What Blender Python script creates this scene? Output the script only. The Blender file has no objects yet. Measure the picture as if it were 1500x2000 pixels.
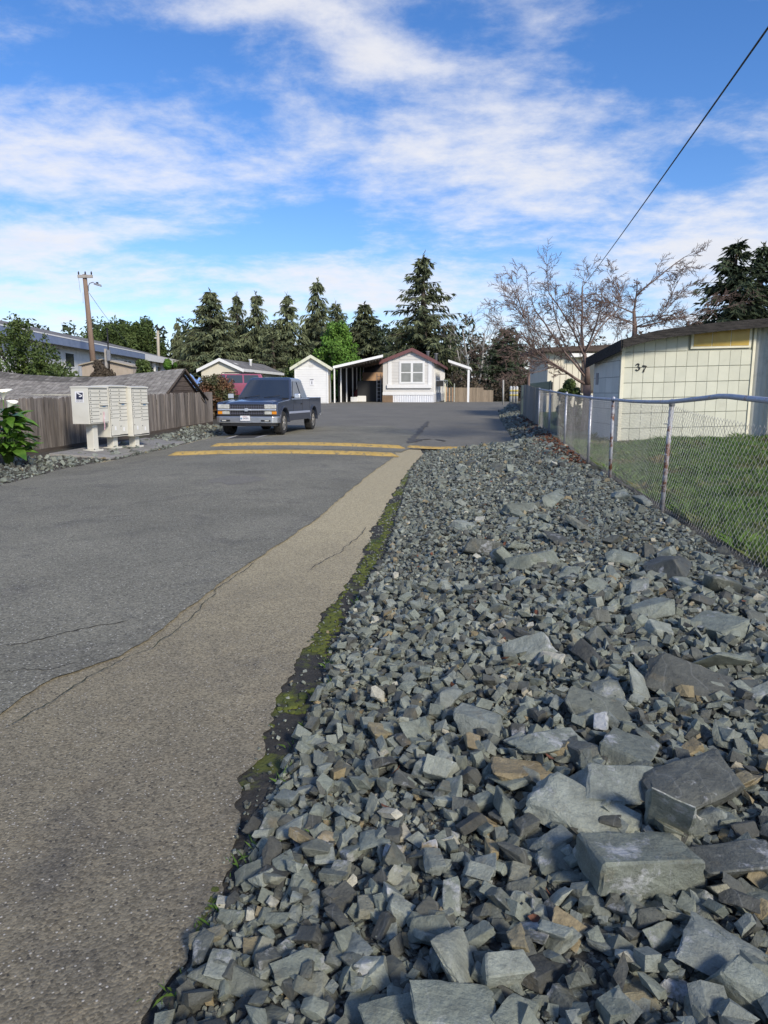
import bpy, bmesh, math, random
import numpy as np
from mathutils import Vector, Matrix, noise as mnoise
R = math.radians
random.seed(7)
rng = np.random.default_rng(7)
sc = bpy.context.scene
COL = sc.collection

# ---------------------------------------------------------------- camera
F = 1388.0; EYE = 1.42; PITCH = math.atan(235.0 / F)
cam = bpy.data.cameras.new('camera')
camo = bpy.data.objects.new('camera', cam); COL.objects.link(camo)
camo.location = (0, 0, EYE); camo.rotation_euler = (R(90) - PITCH, 0, 0)
cam.sensor_fit = 'VERTICAL'; cam.sensor_height = 36.0; cam.lens = F / 2000.0 * 36.0
cam.clip_start = 0.05; cam.clip_end = 3000
sc.camera = camo
sc.render.engine = 'CYCLES'
sc.cycles.use_denoising = True
sc.cycles.max_bounces = 6; sc.cycles.diffuse_bounces = 3; sc.cycles.glossy_bounces = 3
sc.cycles.transparent_max_bounces = 8
vs = sc.view_settings
vs.view_transform = 'Standard'; vs.look = 'None'; vs.gamma = 1.0; vs.use_curve_mapping = False
vs.exposure = 0.72

def ray(u, v):
    a = (u - 750.0) / F; b = (1000.0 - v) / F
    return Vector((a, math.cos(PITCH) + b * math.sin(PITCH), -math.sin(PITCH) + b * math.cos(PITCH)))
def P(u, v, Y):
    "the point at forward distance Y (metres) that is seen at u, v"
    d = ray(u, v); t = Y / d.y
    return Vector((d.x * t, Y, EYE + d.z * t))

# ---------------------------------------------------------------- sun + sky
SUN_AZ, SUN_EL = 149.0, 32.0          # compass style: 0 = +Y, 90 = +X ; sun behind the camera to the right
w = bpy.data.worlds.new('World'); sc.world = w; w.use_nodes = True
nt = w.node_tree; nt.nodes.clear()
N = nt.nodes.new; L = nt.links.new
def vmath(op, a=None, b=None):
    n = N('ShaderNodeVectorMath'); n.operation = op
    for i, q in enumerate((a, b)):
        if q is None: continue
        if isinstance(q, (tuple, list, Vector)): n.inputs[i].default_value = tuple(q)
        else: L(q, n.inputs[i])
    return n
def fmath(op, a=None, b=None, clamp=False):
    n = N('ShaderNodeMath'); n.operation = op; n.use_clamp = clamp
    for i, q in enumerate((a, b)):
        if q is None: continue
        if isinstance(q, (int, float)): n.inputs[i].default_value = q
        else: L(q, n.inputs[i])
    return n.outputs[0]
def maprange(v, a, b, c=0.0, d=1.0, smooth=True):
    n = N('ShaderNodeMapRange'); n.interpolation_type = 'SMOOTHSTEP' if smooth else 'LINEAR'
    L(v, n.inputs[0])
    for i, q in enumerate((a, b, c, d)): n.inputs[1 + i].default_value = q
    return n.outputs[0]
tc = N('ShaderNodeTexCoord')
sky = N('ShaderNodeTexSky'); sky.sky_type = 'NISHITA'; sky.sun_disc = False
sky.sun_elevation = R(SUN_EL); sky.sun_rotation = R(SUN_AZ)
sky.air_density = 1.0; sky.dust_density = 0.4; sky.ozone_density = 2.2
hsv = N('ShaderNodeHueSaturation'); hsv.inputs['Saturation'].default_value = 1.19; hsv.inputs['Value'].default_value = 1.0
tnt = N('ShaderNodeMix'); tnt.data_type = 'RGBA'; tnt.blend_type = 'MULTIPLY'; tnt.inputs['Factor'].default_value = 1.0
L(sky.outputs[0], tnt.inputs['A']); tnt.inputs['B'].default_value = (.96, 1.0, 1.20, 1)
L(tnt.outputs['Result'], hsv.inputs['Color'])
sep = N('ShaderNodeSeparateXYZ'); L(tc.outputs['Generated'], sep.inputs[0])
ZC = 0.20
zc = fmath('ADD', fmath('MAXIMUM', sep.outputs[2], 0.0), ZC)
cmb = N('ShaderNodeCombineXYZ')
L(fmath('DIVIDE', sep.outputs[0], zc), cmb.inputs[0]); L(fmath('DIVIDE', sep.outputs[1], zc), cmb.inputs[1])
uv = cmb.outputs[0]
def skyuv(u, v):
    d = ray(u, v).normalized(); z = max(d.z, 0) + ZC
    return (d.x / z, d.y / z, 0.0)
def snoise(vec, scale, detail, rough, dist=0.0):
    n = N('ShaderNodeTexNoise'); n.inputs['Scale'].default_value = scale; n.inputs['Detail'].default_value = detail
    n.inputs['Roughness'].default_value = rough; n.inputs['Distortion'].default_value = dist
    L(vec, n.inputs['Vector']); return n.outputs[0]
warp = N('ShaderNodeTexNoise'); warp.inputs['Scale'].default_value = 1.1; warp.inputs['Detail'].default_value = 4
L(uv, warp.inputs['Vector'])
wuv = vmath('ADD', uv, vmath('SCALE', vmath('SUBTRACT', warp.outputs['Color'], (0.5, 0.5, 0.5)).outputs[0]).outputs[0])
wuv.inputs[1].links[0].from_node.inputs['Scale'].default_value = 0.20
wv = wuv.outputs[0]
base = snoise(vmath('MULTIPLY', wv, (0.9, 1.0, 1)).outputs[0], 1.25, 8, 0.56, 0.0)
rip = snoise(vmath('MULTIPLY', vmath('ADD', wv, (13.1, 4.2, 0)).outputs[0], (1.0, 1.25, 1)).outputs[0], 7.0, 10, 0.64, 0.0)
cov = fmath('ADD', fmath('MULTIPLY', base, 0.70), fmath('MULTIPLY', rip, 0.40))
# the large cloud fields and clear gaps of this sky: (u, v, radius in u, radius in v, weight)
FIELDS = [(930, 270, 380, 170, .17), (720, 110, 120, 70, .12), (1130, 350, 190, 80, .10), (240, 290, 420, 130, .14), (450, 20, 300, 60, .15), (1080, 50, 160, 60, .07),
          (150, 460, 330, 40, .13), (1330, 470, 420, 110, .16), (420, 540, 420, 40, .10), (850, 570, 420, 60, .12), (90, 500, 200, 50, .10),
          (220, 115, 300, 55, -.13), (1320, 130, 230, 120, -.17), (620, 410, 110, 30, -.06), (900, 60, 120, 60, -.08), (560, 475, 200, 25, -.07), (120, 600, 250, 22, -.08), (1400, 330, 120, 60, -.10)]
for (u, v, ru, rv, wt) in FIELDS:
    c = skyuv(u, v); cx = skyuv(u + ru, v); cy0 = skyuv(u, v - rv); cy1 = skyuv(u, v + rv)
    sx = max(abs(cx[0] - c[0]), .05); sy = max((abs(cy0[1] - c[1]) + abs(cy1[1] - c[1])) / 2, .05)
    d = vmath('MULTIPLY', vmath('SUBTRACT', wv, c).outputs[0], (1 / sx, 1 / sy, 0))
    ln = vmath('LENGTH', d.outputs[0]).outputs['Value']
    cov = fmath('ADD', cov, maprange(ln, 0.0, 1.35, wt, 0.0))
hz = maprange(sep.outputs[2], 0.0, 0.20, 0.13, 0.0)
cov = fmath('ADD', cov, hz)
alpha = maprange(cov, 0.50, 0.80, 0.0, 0.88)
thick = maprange(cov, 0.66, 0.98)
ccol = N('ShaderNodeMix'); ccol.data_type = 'RGBA'
ccol.inputs['A'].default_value = (6.5, 6.45, 6.6, 1); ccol.inputs['B'].default_value = (4.4, 4.45, 4.8, 1)
L(fmath('MULTIPLY', thick, maprange(rip, 0.35, 0.65, 1.15, 0.3)), ccol.inputs['Factor'])
mixc = N('ShaderNodeMix'); mixc.data_type = 'RGBA'
L(alpha, mixc.inputs['Factor']); L(hsv.outputs[0], mixc.inputs['A']); L(ccol.outputs['Result'], mixc.inputs['B'])
bg = N('ShaderNodeBackground'); bg.inputs['Strength'].default_value = 0.088
L(mixc.outputs['Result'], bg.inputs['Color'])
wo = N('ShaderNodeOutputWorld'); L(bg.outputs[0], wo.inputs['Surface'])

sl = bpy.data.lights.new('sun', 'SUN'); sl.energy = 2.5; sl.angle = R(11.0); sl.color = (1.0, 0.91, 0.76)
so = bpy.data.objects.new('sun', sl); COL.objects.link(so)
sd = Vector((math.sin(R(SUN_AZ)) * math.cos(R(SUN_EL)), math.cos(R(SUN_AZ)) * math.cos(R(SUN_EL)), math.sin(R(SUN_EL))))
so.rotation_euler = sd.to_track_quat('Z', 'Y').to_euler(); so.location = (20, -20, 30)

# ---------------------------------------------------------------- materials
def mat(name, c1, c2=None, scale=4.0, rough=0.8, bump=0.0, bscale=None, metal=0.0, stretch=(1, 1, 1), rnd=0.0,
        detail=6, contrast=(0.35, 0.65), c3=None, s3=1.0, t3=(0.55, 0.7), attr=None, coat=0.0, spec=None, trans=False, world=False):
    """noise blend of c1/c2, optional patches of c3, optional per-object (rnd) or per-face (attr) brightness"""
    m = bpy.data.materials.new(name); m.use_nodes = True
    t = m.node_tree; nn = t.nodes.new; ll = t.links.new
    b = t.nodes['Principled BSDF']
    b.inputs['Roughness'].default_value = rough; b.inputs['Metallic'].default_value = metal
    if coat: b.inputs['Coat Weight'].default_value = coat; b.inputs['Coat Roughness'].default_value = 0.06
    if spec is not None: b.inputs['Specular IOR Level'].default_value = spec
    tcn = nn('ShaderNodeTexCoord'); mp = nn('ShaderNodeMapping'); mp.inputs['Scale'].default_value = stretch
    src = tcn.outputs['Object']
    if world:
        g = nn('ShaderNodeNewGeometry'); src = g.outputs['Position']
    ll(src, mp.inputs['Vector']); vec = mp.outputs[0]
    if rnd:
        oi = nn('ShaderNodeObjectInfo')
        ad = nn('ShaderNodeVectorMath'); ad.operation = 'ADD'
        sc_ = nn('ShaderNodeMath'); sc_.operation = 'MULTIPLY'; sc_.inputs[1].default_value = 37.0
        ll(oi.outputs['Random'], sc_.inputs[0]); ll(mp.outputs[0], ad.inputs[0]); ll(sc_.outputs[0], ad.inputs[1]); vec = ad.outputs[0]
    def nz(s, d=detail, r=0.6):
        n = nn('ShaderNodeTexNoise'); n.inputs['Scale'].default_value = s; n.inputs['Detail'].default_value = d; n.inputs['Roughness'].default_value = r
        ll(vec, n.inputs['Vector']); return n.outputs[0]
    def mr(v, a, bb, c=0.0, d=1.0):
        n = nn('ShaderNodeMapRange'); ll(v, n.inputs[0])
        for i, q in enumerate((a, bb, c, d)): n.inputs[1 + i].default_value = q
        return n.outputs[0]
    def mix(f, A, B, mode='MIX'):
        n = nn('ShaderNodeMix'); n.data_type = 'RGBA'; n.blend_type = mode
        if isinstance(f, float): n.inputs['Factor'].default_value = f
        else: ll(f, n.inputs['Factor'])
        for k, q in (('A', A), ('B', B)):
            if isinstance(q, tuple): n.inputs[k].default_value = q + (1,)
            else: ll(q, n.inputs[k])
        return n.outputs['Result']
    col = c1
    if c2: col = mix(mr(nz(scale), *contrast), c1, c2)
    if c3: col = mix(mr(nz(s3, 5, 0.65), *t3), col, c3)
    if rnd:
        v = mr(oi.outputs['Random'], 0, 1, 1 - rnd, 1 + rnd); cb = nn('ShaderNodeCombineColor')
        for i in range(3): ll(v, cb.inputs[i])
        col = mix(1.0, col, cb.outputs[0], 'MULTIPLY')
    if attr:
        at = nn('ShaderNodeAttribute'); at.attribute_name = attr
        col = mix(1.0, col, at.outputs['Color'], 'MULTIPLY')
    if isinstance(col, tuple): b.inputs['Base Color'].default_value = col + (1,)
    else: ll(col, b.inputs['Base Color'])
    if bump:
        bn = nn('ShaderNodeBump'); bn.inputs['Strength'].default_value = bump; bn.inputs['Distance'].default_value = 0.02
        ll(nz(bscale or scale * 3), bn.inputs['Height']); ll(bn.outputs[0], b.inputs['Normal'])
    m.diffuse_color = c1 + (1,)
    return m

M = {}
def rock_mat(name, obj=True):
    m = bpy.data.materials.new(name); m.use_nodes = True
    t = m.node_tree; nn = t.nodes.new; ll = t.links.new; b = t.nodes['Principled BSDF']
    tcn = nn('ShaderNodeTexCoord'); g = nn('ShaderNodeNewGeometry')
    if obj:
        oi = nn('ShaderNodeObjectInfo'); rv = oi.outputs['Random']
        s_ = nn('ShaderNodeMath'); s_.operation = 'MULTIPLY'; s_.inputs[1].default_value = 53.0; ll(rv, s_.inputs[0])
        a_ = nn('ShaderNodeVectorMath'); a_.operation = 'ADD'; ll(g.outputs['Position'], a_.inputs[0]); ll(s_.outputs[0], a_.inputs[1]); vec = a_.outputs[0]
    else:
        at = nn('ShaderNodeAttribute'); at.attribute_name = 'tone'; rv = at.outputs['Fac']; vec = g.outputs['Position']
    cr = nn('ShaderNodeValToRGB'); cr.color_ramp.interpolation = 'LINEAR'
    stops = [(0, (.055, .058, .06)), (.18, (.10, .108, .108)), (.36, (.15, .17, .163)), (.52, (.21, .24, .23)), (.68, (.19, .215, .225)), (.80, (.27, .30, .295)), (.92, (.21, .22, .20)), (.945, (.235, .20, .13)), (.975, (.25, .21, .145)), (1, (.46, .47, .46))]
    e = cr.color_ramp.elements; e[0].position = 0; e[0].color = stops[0][1] + (1,); e[1].position = 1; e[1].color = stops[-1][1] + (1,)
    wm = lambda c: (c[0] * .98, c[1] * .95, c[2] * .81, 1)
    e[0].color = wm(stops[0][1]); e[1].color = wm(stops[-1][1])
    for p_, c_ in stops[1:-1]:
        k = e.new(p_); k.color = wm(c_)
    ll(rv, cr.inputs[0]); col = cr.outputs[0]
    def nz(s, d=7, r=.65):
        n = nn('ShaderNodeTexNoise'); n.inputs['Scale'].default_value = s; n.inputs['Detail'].default_value = d; n.inputs['Roughness'].default_value = r
        ll(vec, n.inputs['Vector']); return n.outputs[0]
    def mr(v, a, bb, c=0., d=1.):
        n = nn('ShaderNodeMapRange'); ll(v, n.inputs[0])
        for i, q in enumerate((a, bb, c, d)): n.inputs[1 + i].default_value = q
        return n.outputs[0]
    def mix(f, A, B, mode='MIX'):
        n = nn('ShaderNodeMix'); n.data_type = 'RGBA'; n.blend_type = mode
        ll(f, n.inputs['Factor']) if not isinstance(f, float) else setattr(n.inputs['Factor'], 'default_value', f)
        for k, q in (('A', A), ('B', B)):
            if isinstance(q, tuple): n.inputs[k].default_value = q + (1,)
            else: ll(q, n.inputs[k])
        return n.outputs['Result']
    n1 = nz(14.0); cb = nn('ShaderNodeCombineColor'); v = mr(n1, .25, .75, .60, 1.40)
    for i in range(3): ll(v, cb.inputs[i])
    col = mix(1.0, col, cb.outputs[0], 'MULTIPLY')
    n4 = nz(160.0, 3, .7); cb2 = nn('ShaderNodeCombineColor'); v2 = mr(n4, .3, .7, .84, 1.16)
    for i in range(3): ll(v2, cb2.inputs[i])
    col = mix(1.0, col, cb2.outputs[0], 'MULTIPLY')
    if obj:   # pale mineral crust in patches and thin quartz veins
        col = mix(mr(nz(5.5, 8, .72), .575, .66, 0, .75), col, (.48, .49, .50))
        wv_ = nn('ShaderNodeTexWave'); wv_.inputs['Scale'].default_value = 2.6; wv_.inputs['Distortion'].default_value = 9; wv_.inputs['Detail'].default_value = 3
        ll(vec, wv_.inputs['Vector'])
        col = mix(mr(wv_.outputs['Fac'], .994, .9995, 0, .12), col, (.42, .43, .42))
    col = mix(mr(nz(9.0, 5, .6), .60, .74, 0, .55), col, (.17, .135, .075))
    ll(col, b.inputs['Base Color'])
    b.inputs['Roughness'].default_value = .62; b.inputs['Specular IOR Level'].default_value = .42
    bn = nn('ShaderNodeBump'); bn.inputs['Strength'].default_value = .8; bn.inputs['Distance'].default_value = .016
    ll(nz(38.0, 8, .68), bn.inputs['Height']); ll(bn.outputs[0], b.inputs['Normal'])
    return m
M['rock'] = rock_mat('slate_rock', True)
M['gravel'] = rock_mat('slate_gravel', False)

def pavement_mat(name, dark, light, tint, speck, cell, patch, white=.93, bump=.5, far_tan=None):
    "asphalt: binder colour, broad tone changes, stones of the aggregate showing as specks"
    m = bpy.data.materials.new(name); m.use_nodes = True
    t = m.node_tree; nn = t.nodes.new; ll = t.links.new; b = t.nodes['Principled BSDF']
    g = nn('ShaderNodeNewGeometry'); vec = g.outputs['Position']
    def nz(s, d=6, r=.6, dist=0.):
        n = nn('ShaderNodeTexNoise'); n.inputs['Scale'].default_value = s; n.inputs['Detail'].default_value = d
        n.inputs['Roughness'].default_value = r; n.inputs['Distortion'].default_value = dist
        ll(vec, n.inputs['Vector']); return n.outputs[0]
    def mr(v, a, bb, c=0., d=1.):
        n = nn('ShaderNodeMapRange'); ll(v, n.inputs[0])
        for i, q in enumerate((a, bb, c, d)): n.inputs[1 + i].default_value = q
        return n.outputs[0]
    def mix(f, A, B, mode='MIX'):
        n = nn('ShaderNodeMix'); n.data_type = 'RGBA'; n.blend_type = mode
        if isinstance(f, float): n.inputs['Factor'].default_value = f
        else: ll(f, n.inputs['Factor'])
        for k, q in (('A', A), ('B', B)):
            if isinstance(q, tuple): n.inputs[k].default_value = q + (1,)
            else: ll(q, n.inputs[k])
        return n.outputs['Result']
    col = mix(mr(nz(.55, 7, .6, .4), .34, .66), dark, light)
    col = mix(mr(nz(1.7, 6, .66, .6), .52, .70, 0, .75), col, patch)
    col = mix(mr(nz(6.0, 6, .7), .50, .75, 0, .5), col, tint)
    if far_tan:      # blends to a paler tan with forward distance, edge broken by noise
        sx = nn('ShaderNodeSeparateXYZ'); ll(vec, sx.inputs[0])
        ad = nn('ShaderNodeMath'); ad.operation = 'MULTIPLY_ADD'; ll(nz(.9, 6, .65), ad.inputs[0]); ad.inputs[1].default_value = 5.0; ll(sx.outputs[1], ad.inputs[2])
        col = mix(mr(ad.outputs[0], 4.9, 10.0, 0, .9), col, far_tan)
    vo = nn('ShaderNodeTexVoronoi'); vo.inputs['Scale'].default_value = cell; vo.inputs['Randomness'].default_value = 1
    ll(vec, vo.inputs['Vector'])
    sp = nn('ShaderNodeSeparateColor'); ll(vo.outputs['Color'], sp.inputs[0])
    v = mr(sp.outputs[0], 0, 1, .62, 1.42); cb = nn('ShaderNodeCombineColor')
    for i in range(3): ll(v, cb.inputs[i])
    col = mix(1.0, col, cb.outputs[0], 'MULTIPLY')
    gt = mr(sp.outputs[1], white, white + .02); ds = mr(vo.outputs['Distance'], .32, .5, 1, 0)
    f = nn('ShaderNodeMath'); f.operation = 'MULTIPLY'; ll(gt, f.inputs[0]); ll(ds, f.inputs[1])
    col = mix(f.outputs[0], col, speck)
    dk = mr(sp.outputs[2], .965, .985, 0, .6); col = mix(dk, col, (.018, .018, .019))
    ll(col, b.inputs['Base Color']); b.inputs['Roughness'].default_value = .86; b.inputs['Specular IOR Level'].default_value = .35
    bn = nn('ShaderNodeBump'); bn.inputs['Strength'].default_value = bump; bn.inputs['Distance'].default_value = .006
    hsum = nn('ShaderNodeMath'); hsum.operation = 'SUBTRACT'; ll(nz(90., 4, .7), hsum.inputs[0]); ll(vo.outputs['Distance'], hsum.inputs[1])
    ll(hsum.outputs[0], bn.inputs['Height']); ll(bn.outputs[0], b.inputs['Normal'])
    return m
M['asphalt'] = pavement_mat('asphalt_overlay', (.152, .144, .110), (.218, .206, .158), (.232, .216, .165), (.55, .53, .47), 95, (.112, .105, .087), .935)
M['old_asphalt'] = pavement_mat('worn_old_asphalt', (.150, .132, .094), (.23, .198, .134), (.205, .167, .105), (.46, .43, .37), 125, (.088, .081, .068), .94, .4, far_tan=(.43, .365, .225))
M['apron'] = pavement_mat('smooth_asphalt', (.150, .141, .116), (.19, .178, .147), (.19, .178, .148), (.3, .3, .29), 120, (.142, .135, .124), .97, .25)
M['dirt'] = pavement_mat('grit', (.035, .034, .028), (.075, .074, .064), (.06, .05, .035), (.22, .22, .20), 75, (.03, .027, .02), .8, 1.0)
M['soil'] = mat('soil', (.035, .03, .024), (.07, .06, .045), 8, .95, .6, 40, world=True, c3=(.05, .07, .025), s3=1.2)
M['verge'] = mat('mossy_verge_dirt', (.022, .021, .018), (.05, .047, .04), 24, .95, .9, 70, world=True, c3=(.085, .10, .018), s3=3.2, t3=(.54, .62))
M['moss'] = mat('moss', (.055, .072, .012), (.145, .17, .025), 14, .95, .8, 200, world=True)
M['field'] = mat('rough_field', (.05, .055, .025), (.085, .08, .04), 1.5, .95, world=True)
M['lawn'] = mat('lawn_soil', (.04, .075, .015), (.075, .12, .03), 3, .95, .5, 60, world=True, c3=(.13, .105, .065), s3=1.1, t3=(.56, .68))
M['grass'] = mat('grass_blade', (.045, .10, .015), (.11, .185, .04), 2.5, .7, world=True, c3=(.19, .155, .075), s3=1.1, t3=(.54, .68), spec=.3)
M['crack'] = mat('crack', (.012, .011, .010), (.03, .028, .022), 20, .95, world=True)
M['mossycrack'] = mat('mossy_crack', (.018, .016, .012), (.05, .055, .018), 9, .95, world=True)
M['damp'] = mat('damp_asphalt', (.060, .056, .047), (.10, .094, .08), 8, .75, .3, 90, world=True)
M['yellow'] = mat('worn_yellow_paint', (.40, .265, .07), (.48, .335, .11), 7, .8, .5, 90, world=True, c3=(.20, .165, .10), s3=13, t3=(.53, .65))
M['bumpedge'] = mat('bump_asphalt', (.035, .034, .034), (.06, .058, .055), 30, .9, .6, 90, world=True)
M['whiteline'] = mat('worn_white_paint', (.5, .5, .49), (.3, .3, .3), 20, .8, world=True)
M['wood'] = mat('weathered_fence_wood', (.14, .117, .10), (.25, .22, .19), 3.0, .9, .5, 14, stretch=(9, 9, .7), rnd=.34, c3=(.055, .047, .042), s3=1.4, t3=(.52, .7))
M['wood2'] = mat('tan_fence_wood', (.20, .155, .11), (.29, .235, .17), 3.0, .9, .3, 14, stretch=(9, 9, .7), rnd=.18)
M['kick'] = mat('damp_dark_board', (.05, .038, .030), (.095, .075, .06), 2.0, .9, .5, 14, stretch=(.6, .6, 10), rnd=.2)
M['greywood'] = mat('grey_fence_board', (.16, .15, .13), (.24, .23, .20), 3.0, .9, .4, 14, stretch=(9, 9, .7), rnd=.2)
M['cream'] = mat('cream_panel_paint', (.52, .525, .425), (.585, .585, .475), 2.2, .6, .12, 30, rnd=.05, c3=(.45, .45, .36), s3=1.7, t3=(.58, .8))
M['creamtrim'] = mat('cream_trim_paint', (.66, .63, .48), (.73, .70, .55), 4, .6, .1, 30)
M['creamside'] = mat('side_panel_paint', (.58, .60, .56), (.66, .67, .62), 2, .6, .1, 30, rnd=.05)
M['yellowglass'] = mat('yellow_glazing', (.42, .27, .03), (.52, .36, .06), 3, .35)
M['rotwood'] = mat('rotten_fascia', (.012, .011, .010), (.05, .044, .040), 9, .95, .9, 30, stretch=(.5, 3, 3), c3=(.17, .15, .13), s3=2.2, t3=(.60, .72))
M['roofing'] = mat('roll_roofing', (.17, .16, .15), (.24, .225, .20), 2, .95, .3)
M['corr'] = mat('corrugated_sheet', (.45, .46, .42), (.53, .53, .48), 1.5, .5, .1, 12, c3=(.30, .29, .25), s3=1.4, t3=(.56, .75))
M['galv'] = mat('galvanised_steel', (.36, .37, .40), (.47, .48, .51), 9, .45, .1, 60, metal=.55, c3=(.27, .15, .09), s3=5, t3=(.64, .72))
M['rail'] = mat('bluish_rail_paint', (.33, .36, .43), (.43, .46, .53), 9, .5, .1, 60, metal=.3, c3=(.30, .17, .11), s3=9, t3=(.60, .66))
M['rustpost'] = mat('rusty_post', (.33, .34, .36), (.42, .43, .45), 9, .6, .2, 60, metal=.3, c3=(.17, .075, .04), s3=6, t3=(.47, .56))
M['wire'] = mat('fence_wire', (.33, .32, .31), (.46, .45, .44), 5, .5)
M['mailbox'] = mat('mailbox_paint', (.60, .585, .51), (.66, .645, .57), 3, .5, .05, 40, c3=(.52, .50, .43), s3=5, t3=(.6, .75))
M['joint'] = mat('panel_joint', (.31, .31, .25), (.40, .40, .32), 6, .8)
M['darkgap'] = mat('dark_gap', (.02, .02, .02), rough=.9)
M['lock'] = mat('lock_metal', (.10, .10, .10), rough=.5, metal=.5)
M['decalwhite'] = mat('decal_white', (.75, .75, .76), rough=.5)
M['decalblue'] = mat('decal_navy', (.018, .022, .055), rough=.5)
M['decalgrey'] = mat('decal_grey', (.10, .10, .13), rough=.5)
M['slotblue'] = mat('slot_label_blue', (.12, .22, .36), (.2, .3, .42), 60, .5)
M['pink'] = mat('pink_tape', (.75, .30, .38), (.8, .62, .64), 30, .6)
M['concrete'] = mat('concrete', (.20, .19, .175), (.28, .27, .25), 4, .9, .4, 40, world=True, c3=(.10, .11, .06), s3=2, t3=(.55, .72))
M['white'] = mat('white_siding', (.70, .70, .68), (.76, .76, .74), 1.5, .6, rnd=.02)
M['whitetrim'] = mat('white_trim', (.76, .76, .74), (.81, .81, .79), 3, .55)
M['greysiding'] = mat('grey_beige_siding', (.59, .575, .54), (.64, .625, .59), 2, .65)
M['maroon'] = mat('maroon_fascia', (.15, .062, .060), (.18, .078, .074), 3, .6)
M['skirt'] = mat('white_skirting', (.68, .70, .73), (.76, .77, .79), 3, .5)
M['creamhouse'] = mat('cream_house', (.66, .61, .48), (.71, .66, .53), 1.5, .65)
M['shingle'] = mat('roof_shingle', (.13, .125, .12), (.21, .20, .19), 3, .95, .4, 30, c3=(.08, .078, .075), s3=.6, t3=(.5, .7))
M['oldshingle'] = mat('old_shingle', (.19, .175, .16), (.28, .265, .24), 5, .95, .5, 30, attr='tint')
M['barnwood'] = mat('dark_gable_board', (.055, .04, .034), (.11, .085, .07), 3, .95, .5, 14, stretch=(1, 1, 9), rnd=.25)
M['bluefascia'] = mat('blue_fascia', (.17, .22, .33), (.21, .26, .38), 2, .6)
M['greenwhite'] = mat('mossy_white_trim', (.62, .62, .47), (.68, .68, .55), 3, .6, c3=(.42, .44, .25), s3=4)
M['tan'] = mat('tan_shed_metal', (.36, .30, .245), (.42, .355, .29), 2, .6)
M['tandoor'] = mat('tan_door', (.34, .30, .23), (.42, .37, .29), 2, .7)
M['glass'] = mat('window_glass', (.05, .06, .065), rough=.06, spec=.8)
M['blind'] = mat('window_blind_glass', (.20, .21, .20), (.26, .27, .26), 3, .12, spec=.7)
M['carglass'] = mat('car_glass', (.022, .032, .050), rough=.05, spec=1.0)
M['pole'] = mat('utility_pole_wood', (.17, .115, .085), (.25, .18, .135), 3, .9, .4, 14, stretch=(9, 9, .6))
M['greypole'] = mat('grey_arm_wood', (.30, .28, .25), (.38, .36, .33), 3, .9, .3)
M['blackmetal'] = mat('black_metal', (.016, .016, .018), rough=.5, metal=.3)
M['greymetal'] = mat('grey_metal', (.22, .23, .25), (.28, .29, .31), 6, .5, metal=.4)
M['paint'] = mat('truck_blue_paint', (.075, .098, .155), (.083, .107, .165), 2, .3, metal=.55, coat=.9)
M['paint2'] = mat('truck_lower_paint', (.045, .052, .075), (.055, .062, .085), 2, .4, metal=.3, coat=.4)
M['redpaint'] = mat('suv_red_paint', (.33, .085, .125), (.36, .095, .14), 2, .3, metal=.3, coat=.8)
M['chrome'] = mat('chrome', (.82, .83, .84), rough=.32, metal=.75)
M['bumper'] = mat('dull_chrome_bumper', (.58, .59, .60), (.66, .67, .68), 5, .3, metal=.85)
M['blackplastic'] = mat('black_plastic', (.016, .016, .017), rough=.6)
M['rubber'] = mat('tyre_rubber', (.016, .016, .016), (.03, .029, .028), 12, .9, .3, 60)
M['alloy'] = mat('alloy_wheel', (.45, .43, .39), (.55, .53, .49), 8, .35, metal=.7)
M['lamp'] = mat('lamp_lens', (.40, .40, .36), (.58, .58, .53), 14, .12, spec=.8)
M['amber'] = mat('amber_lens', (.70, .26, .02), rough=.2)
M['redlens'] = mat('red_lens', (.35, .02, .02), rough=.2)
M['moulding'] = mat('side_moulding', (.34, .37, .46), rough=.4)
M['bark'] = mat('conifer_bark', (.06, .048, .038), (.11, .09, .072), 6, .95, .5, stretch=(4, 4, .6))
M['palebark'] = mat('alder_bark', (.30, .29, .26), (.42, .41, .38), 5, .9, rnd=.1)
M['cherrybark'] = mat('cherry_bark', (.11, .075, .062), (.19, .135, .115), 5, .8, .4, 30)
M['twig'] = mat('twigs', (.125, .082, .066), (.20, .14, .115), 3, .9)
M['greytwig'] = mat('grey_twigs', (.17, .145, .12), (.26, .225, .195), 2, .9)
M['spruce'] = mat('spruce_needles', (.075, .095, .050), (.15, .168, .088), .8, .85, rnd=.2, attr='tint', spec=.2)
M['darkspruce'] = mat('dark_needles', (.026, .040, .022), (.055, .072, .038), .8, .85, rnd=.15, attr='tint', spec=.2)
M['cypress'] = mat('cypress_foliage', (.048, .078, .024), (.095, .13, .04), .6, .85, rnd=.15, attr='tint', spec=.2)
M['brightleaf'] = mat('bright_green_leaf', (.07, .16, .02), (.13, .24, .04), .9, .7, attr='tint', spec=.3)
M['shrubleaf'] = mat('shrub_leaf', (.05, .085, .02), (.10, .14, .035), 1.2, .6, rnd=.15, attr='tint', spec=.35)
M['redleaf'] = mat('photinia_leaf', (.06, .07, .022), (.14, .06, .03), 1.6, .6, attr='tint', contrast=(.42, .6))
M['brush'] = mat('dead_brush', (.06, .045, .032), (.10, .08, .055), .7, .95, attr='tint')
M['lily'] = mat('lily_leaf', (.05, .13, .015), (.12, .22, .035), 4, .35, rnd=.25, spec=.5)
M['petal'] = mat('white_petal', (.80, .79, .70), rough=.5)
M['spadix'] = mat('yellow_spadix', (.65, .42, .03), rough=.6)
M['deadleaf'] = mat('fallen_leaf', (.17, .065, .03), (.09, .035, .02), 20, .8, world=True)
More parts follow.
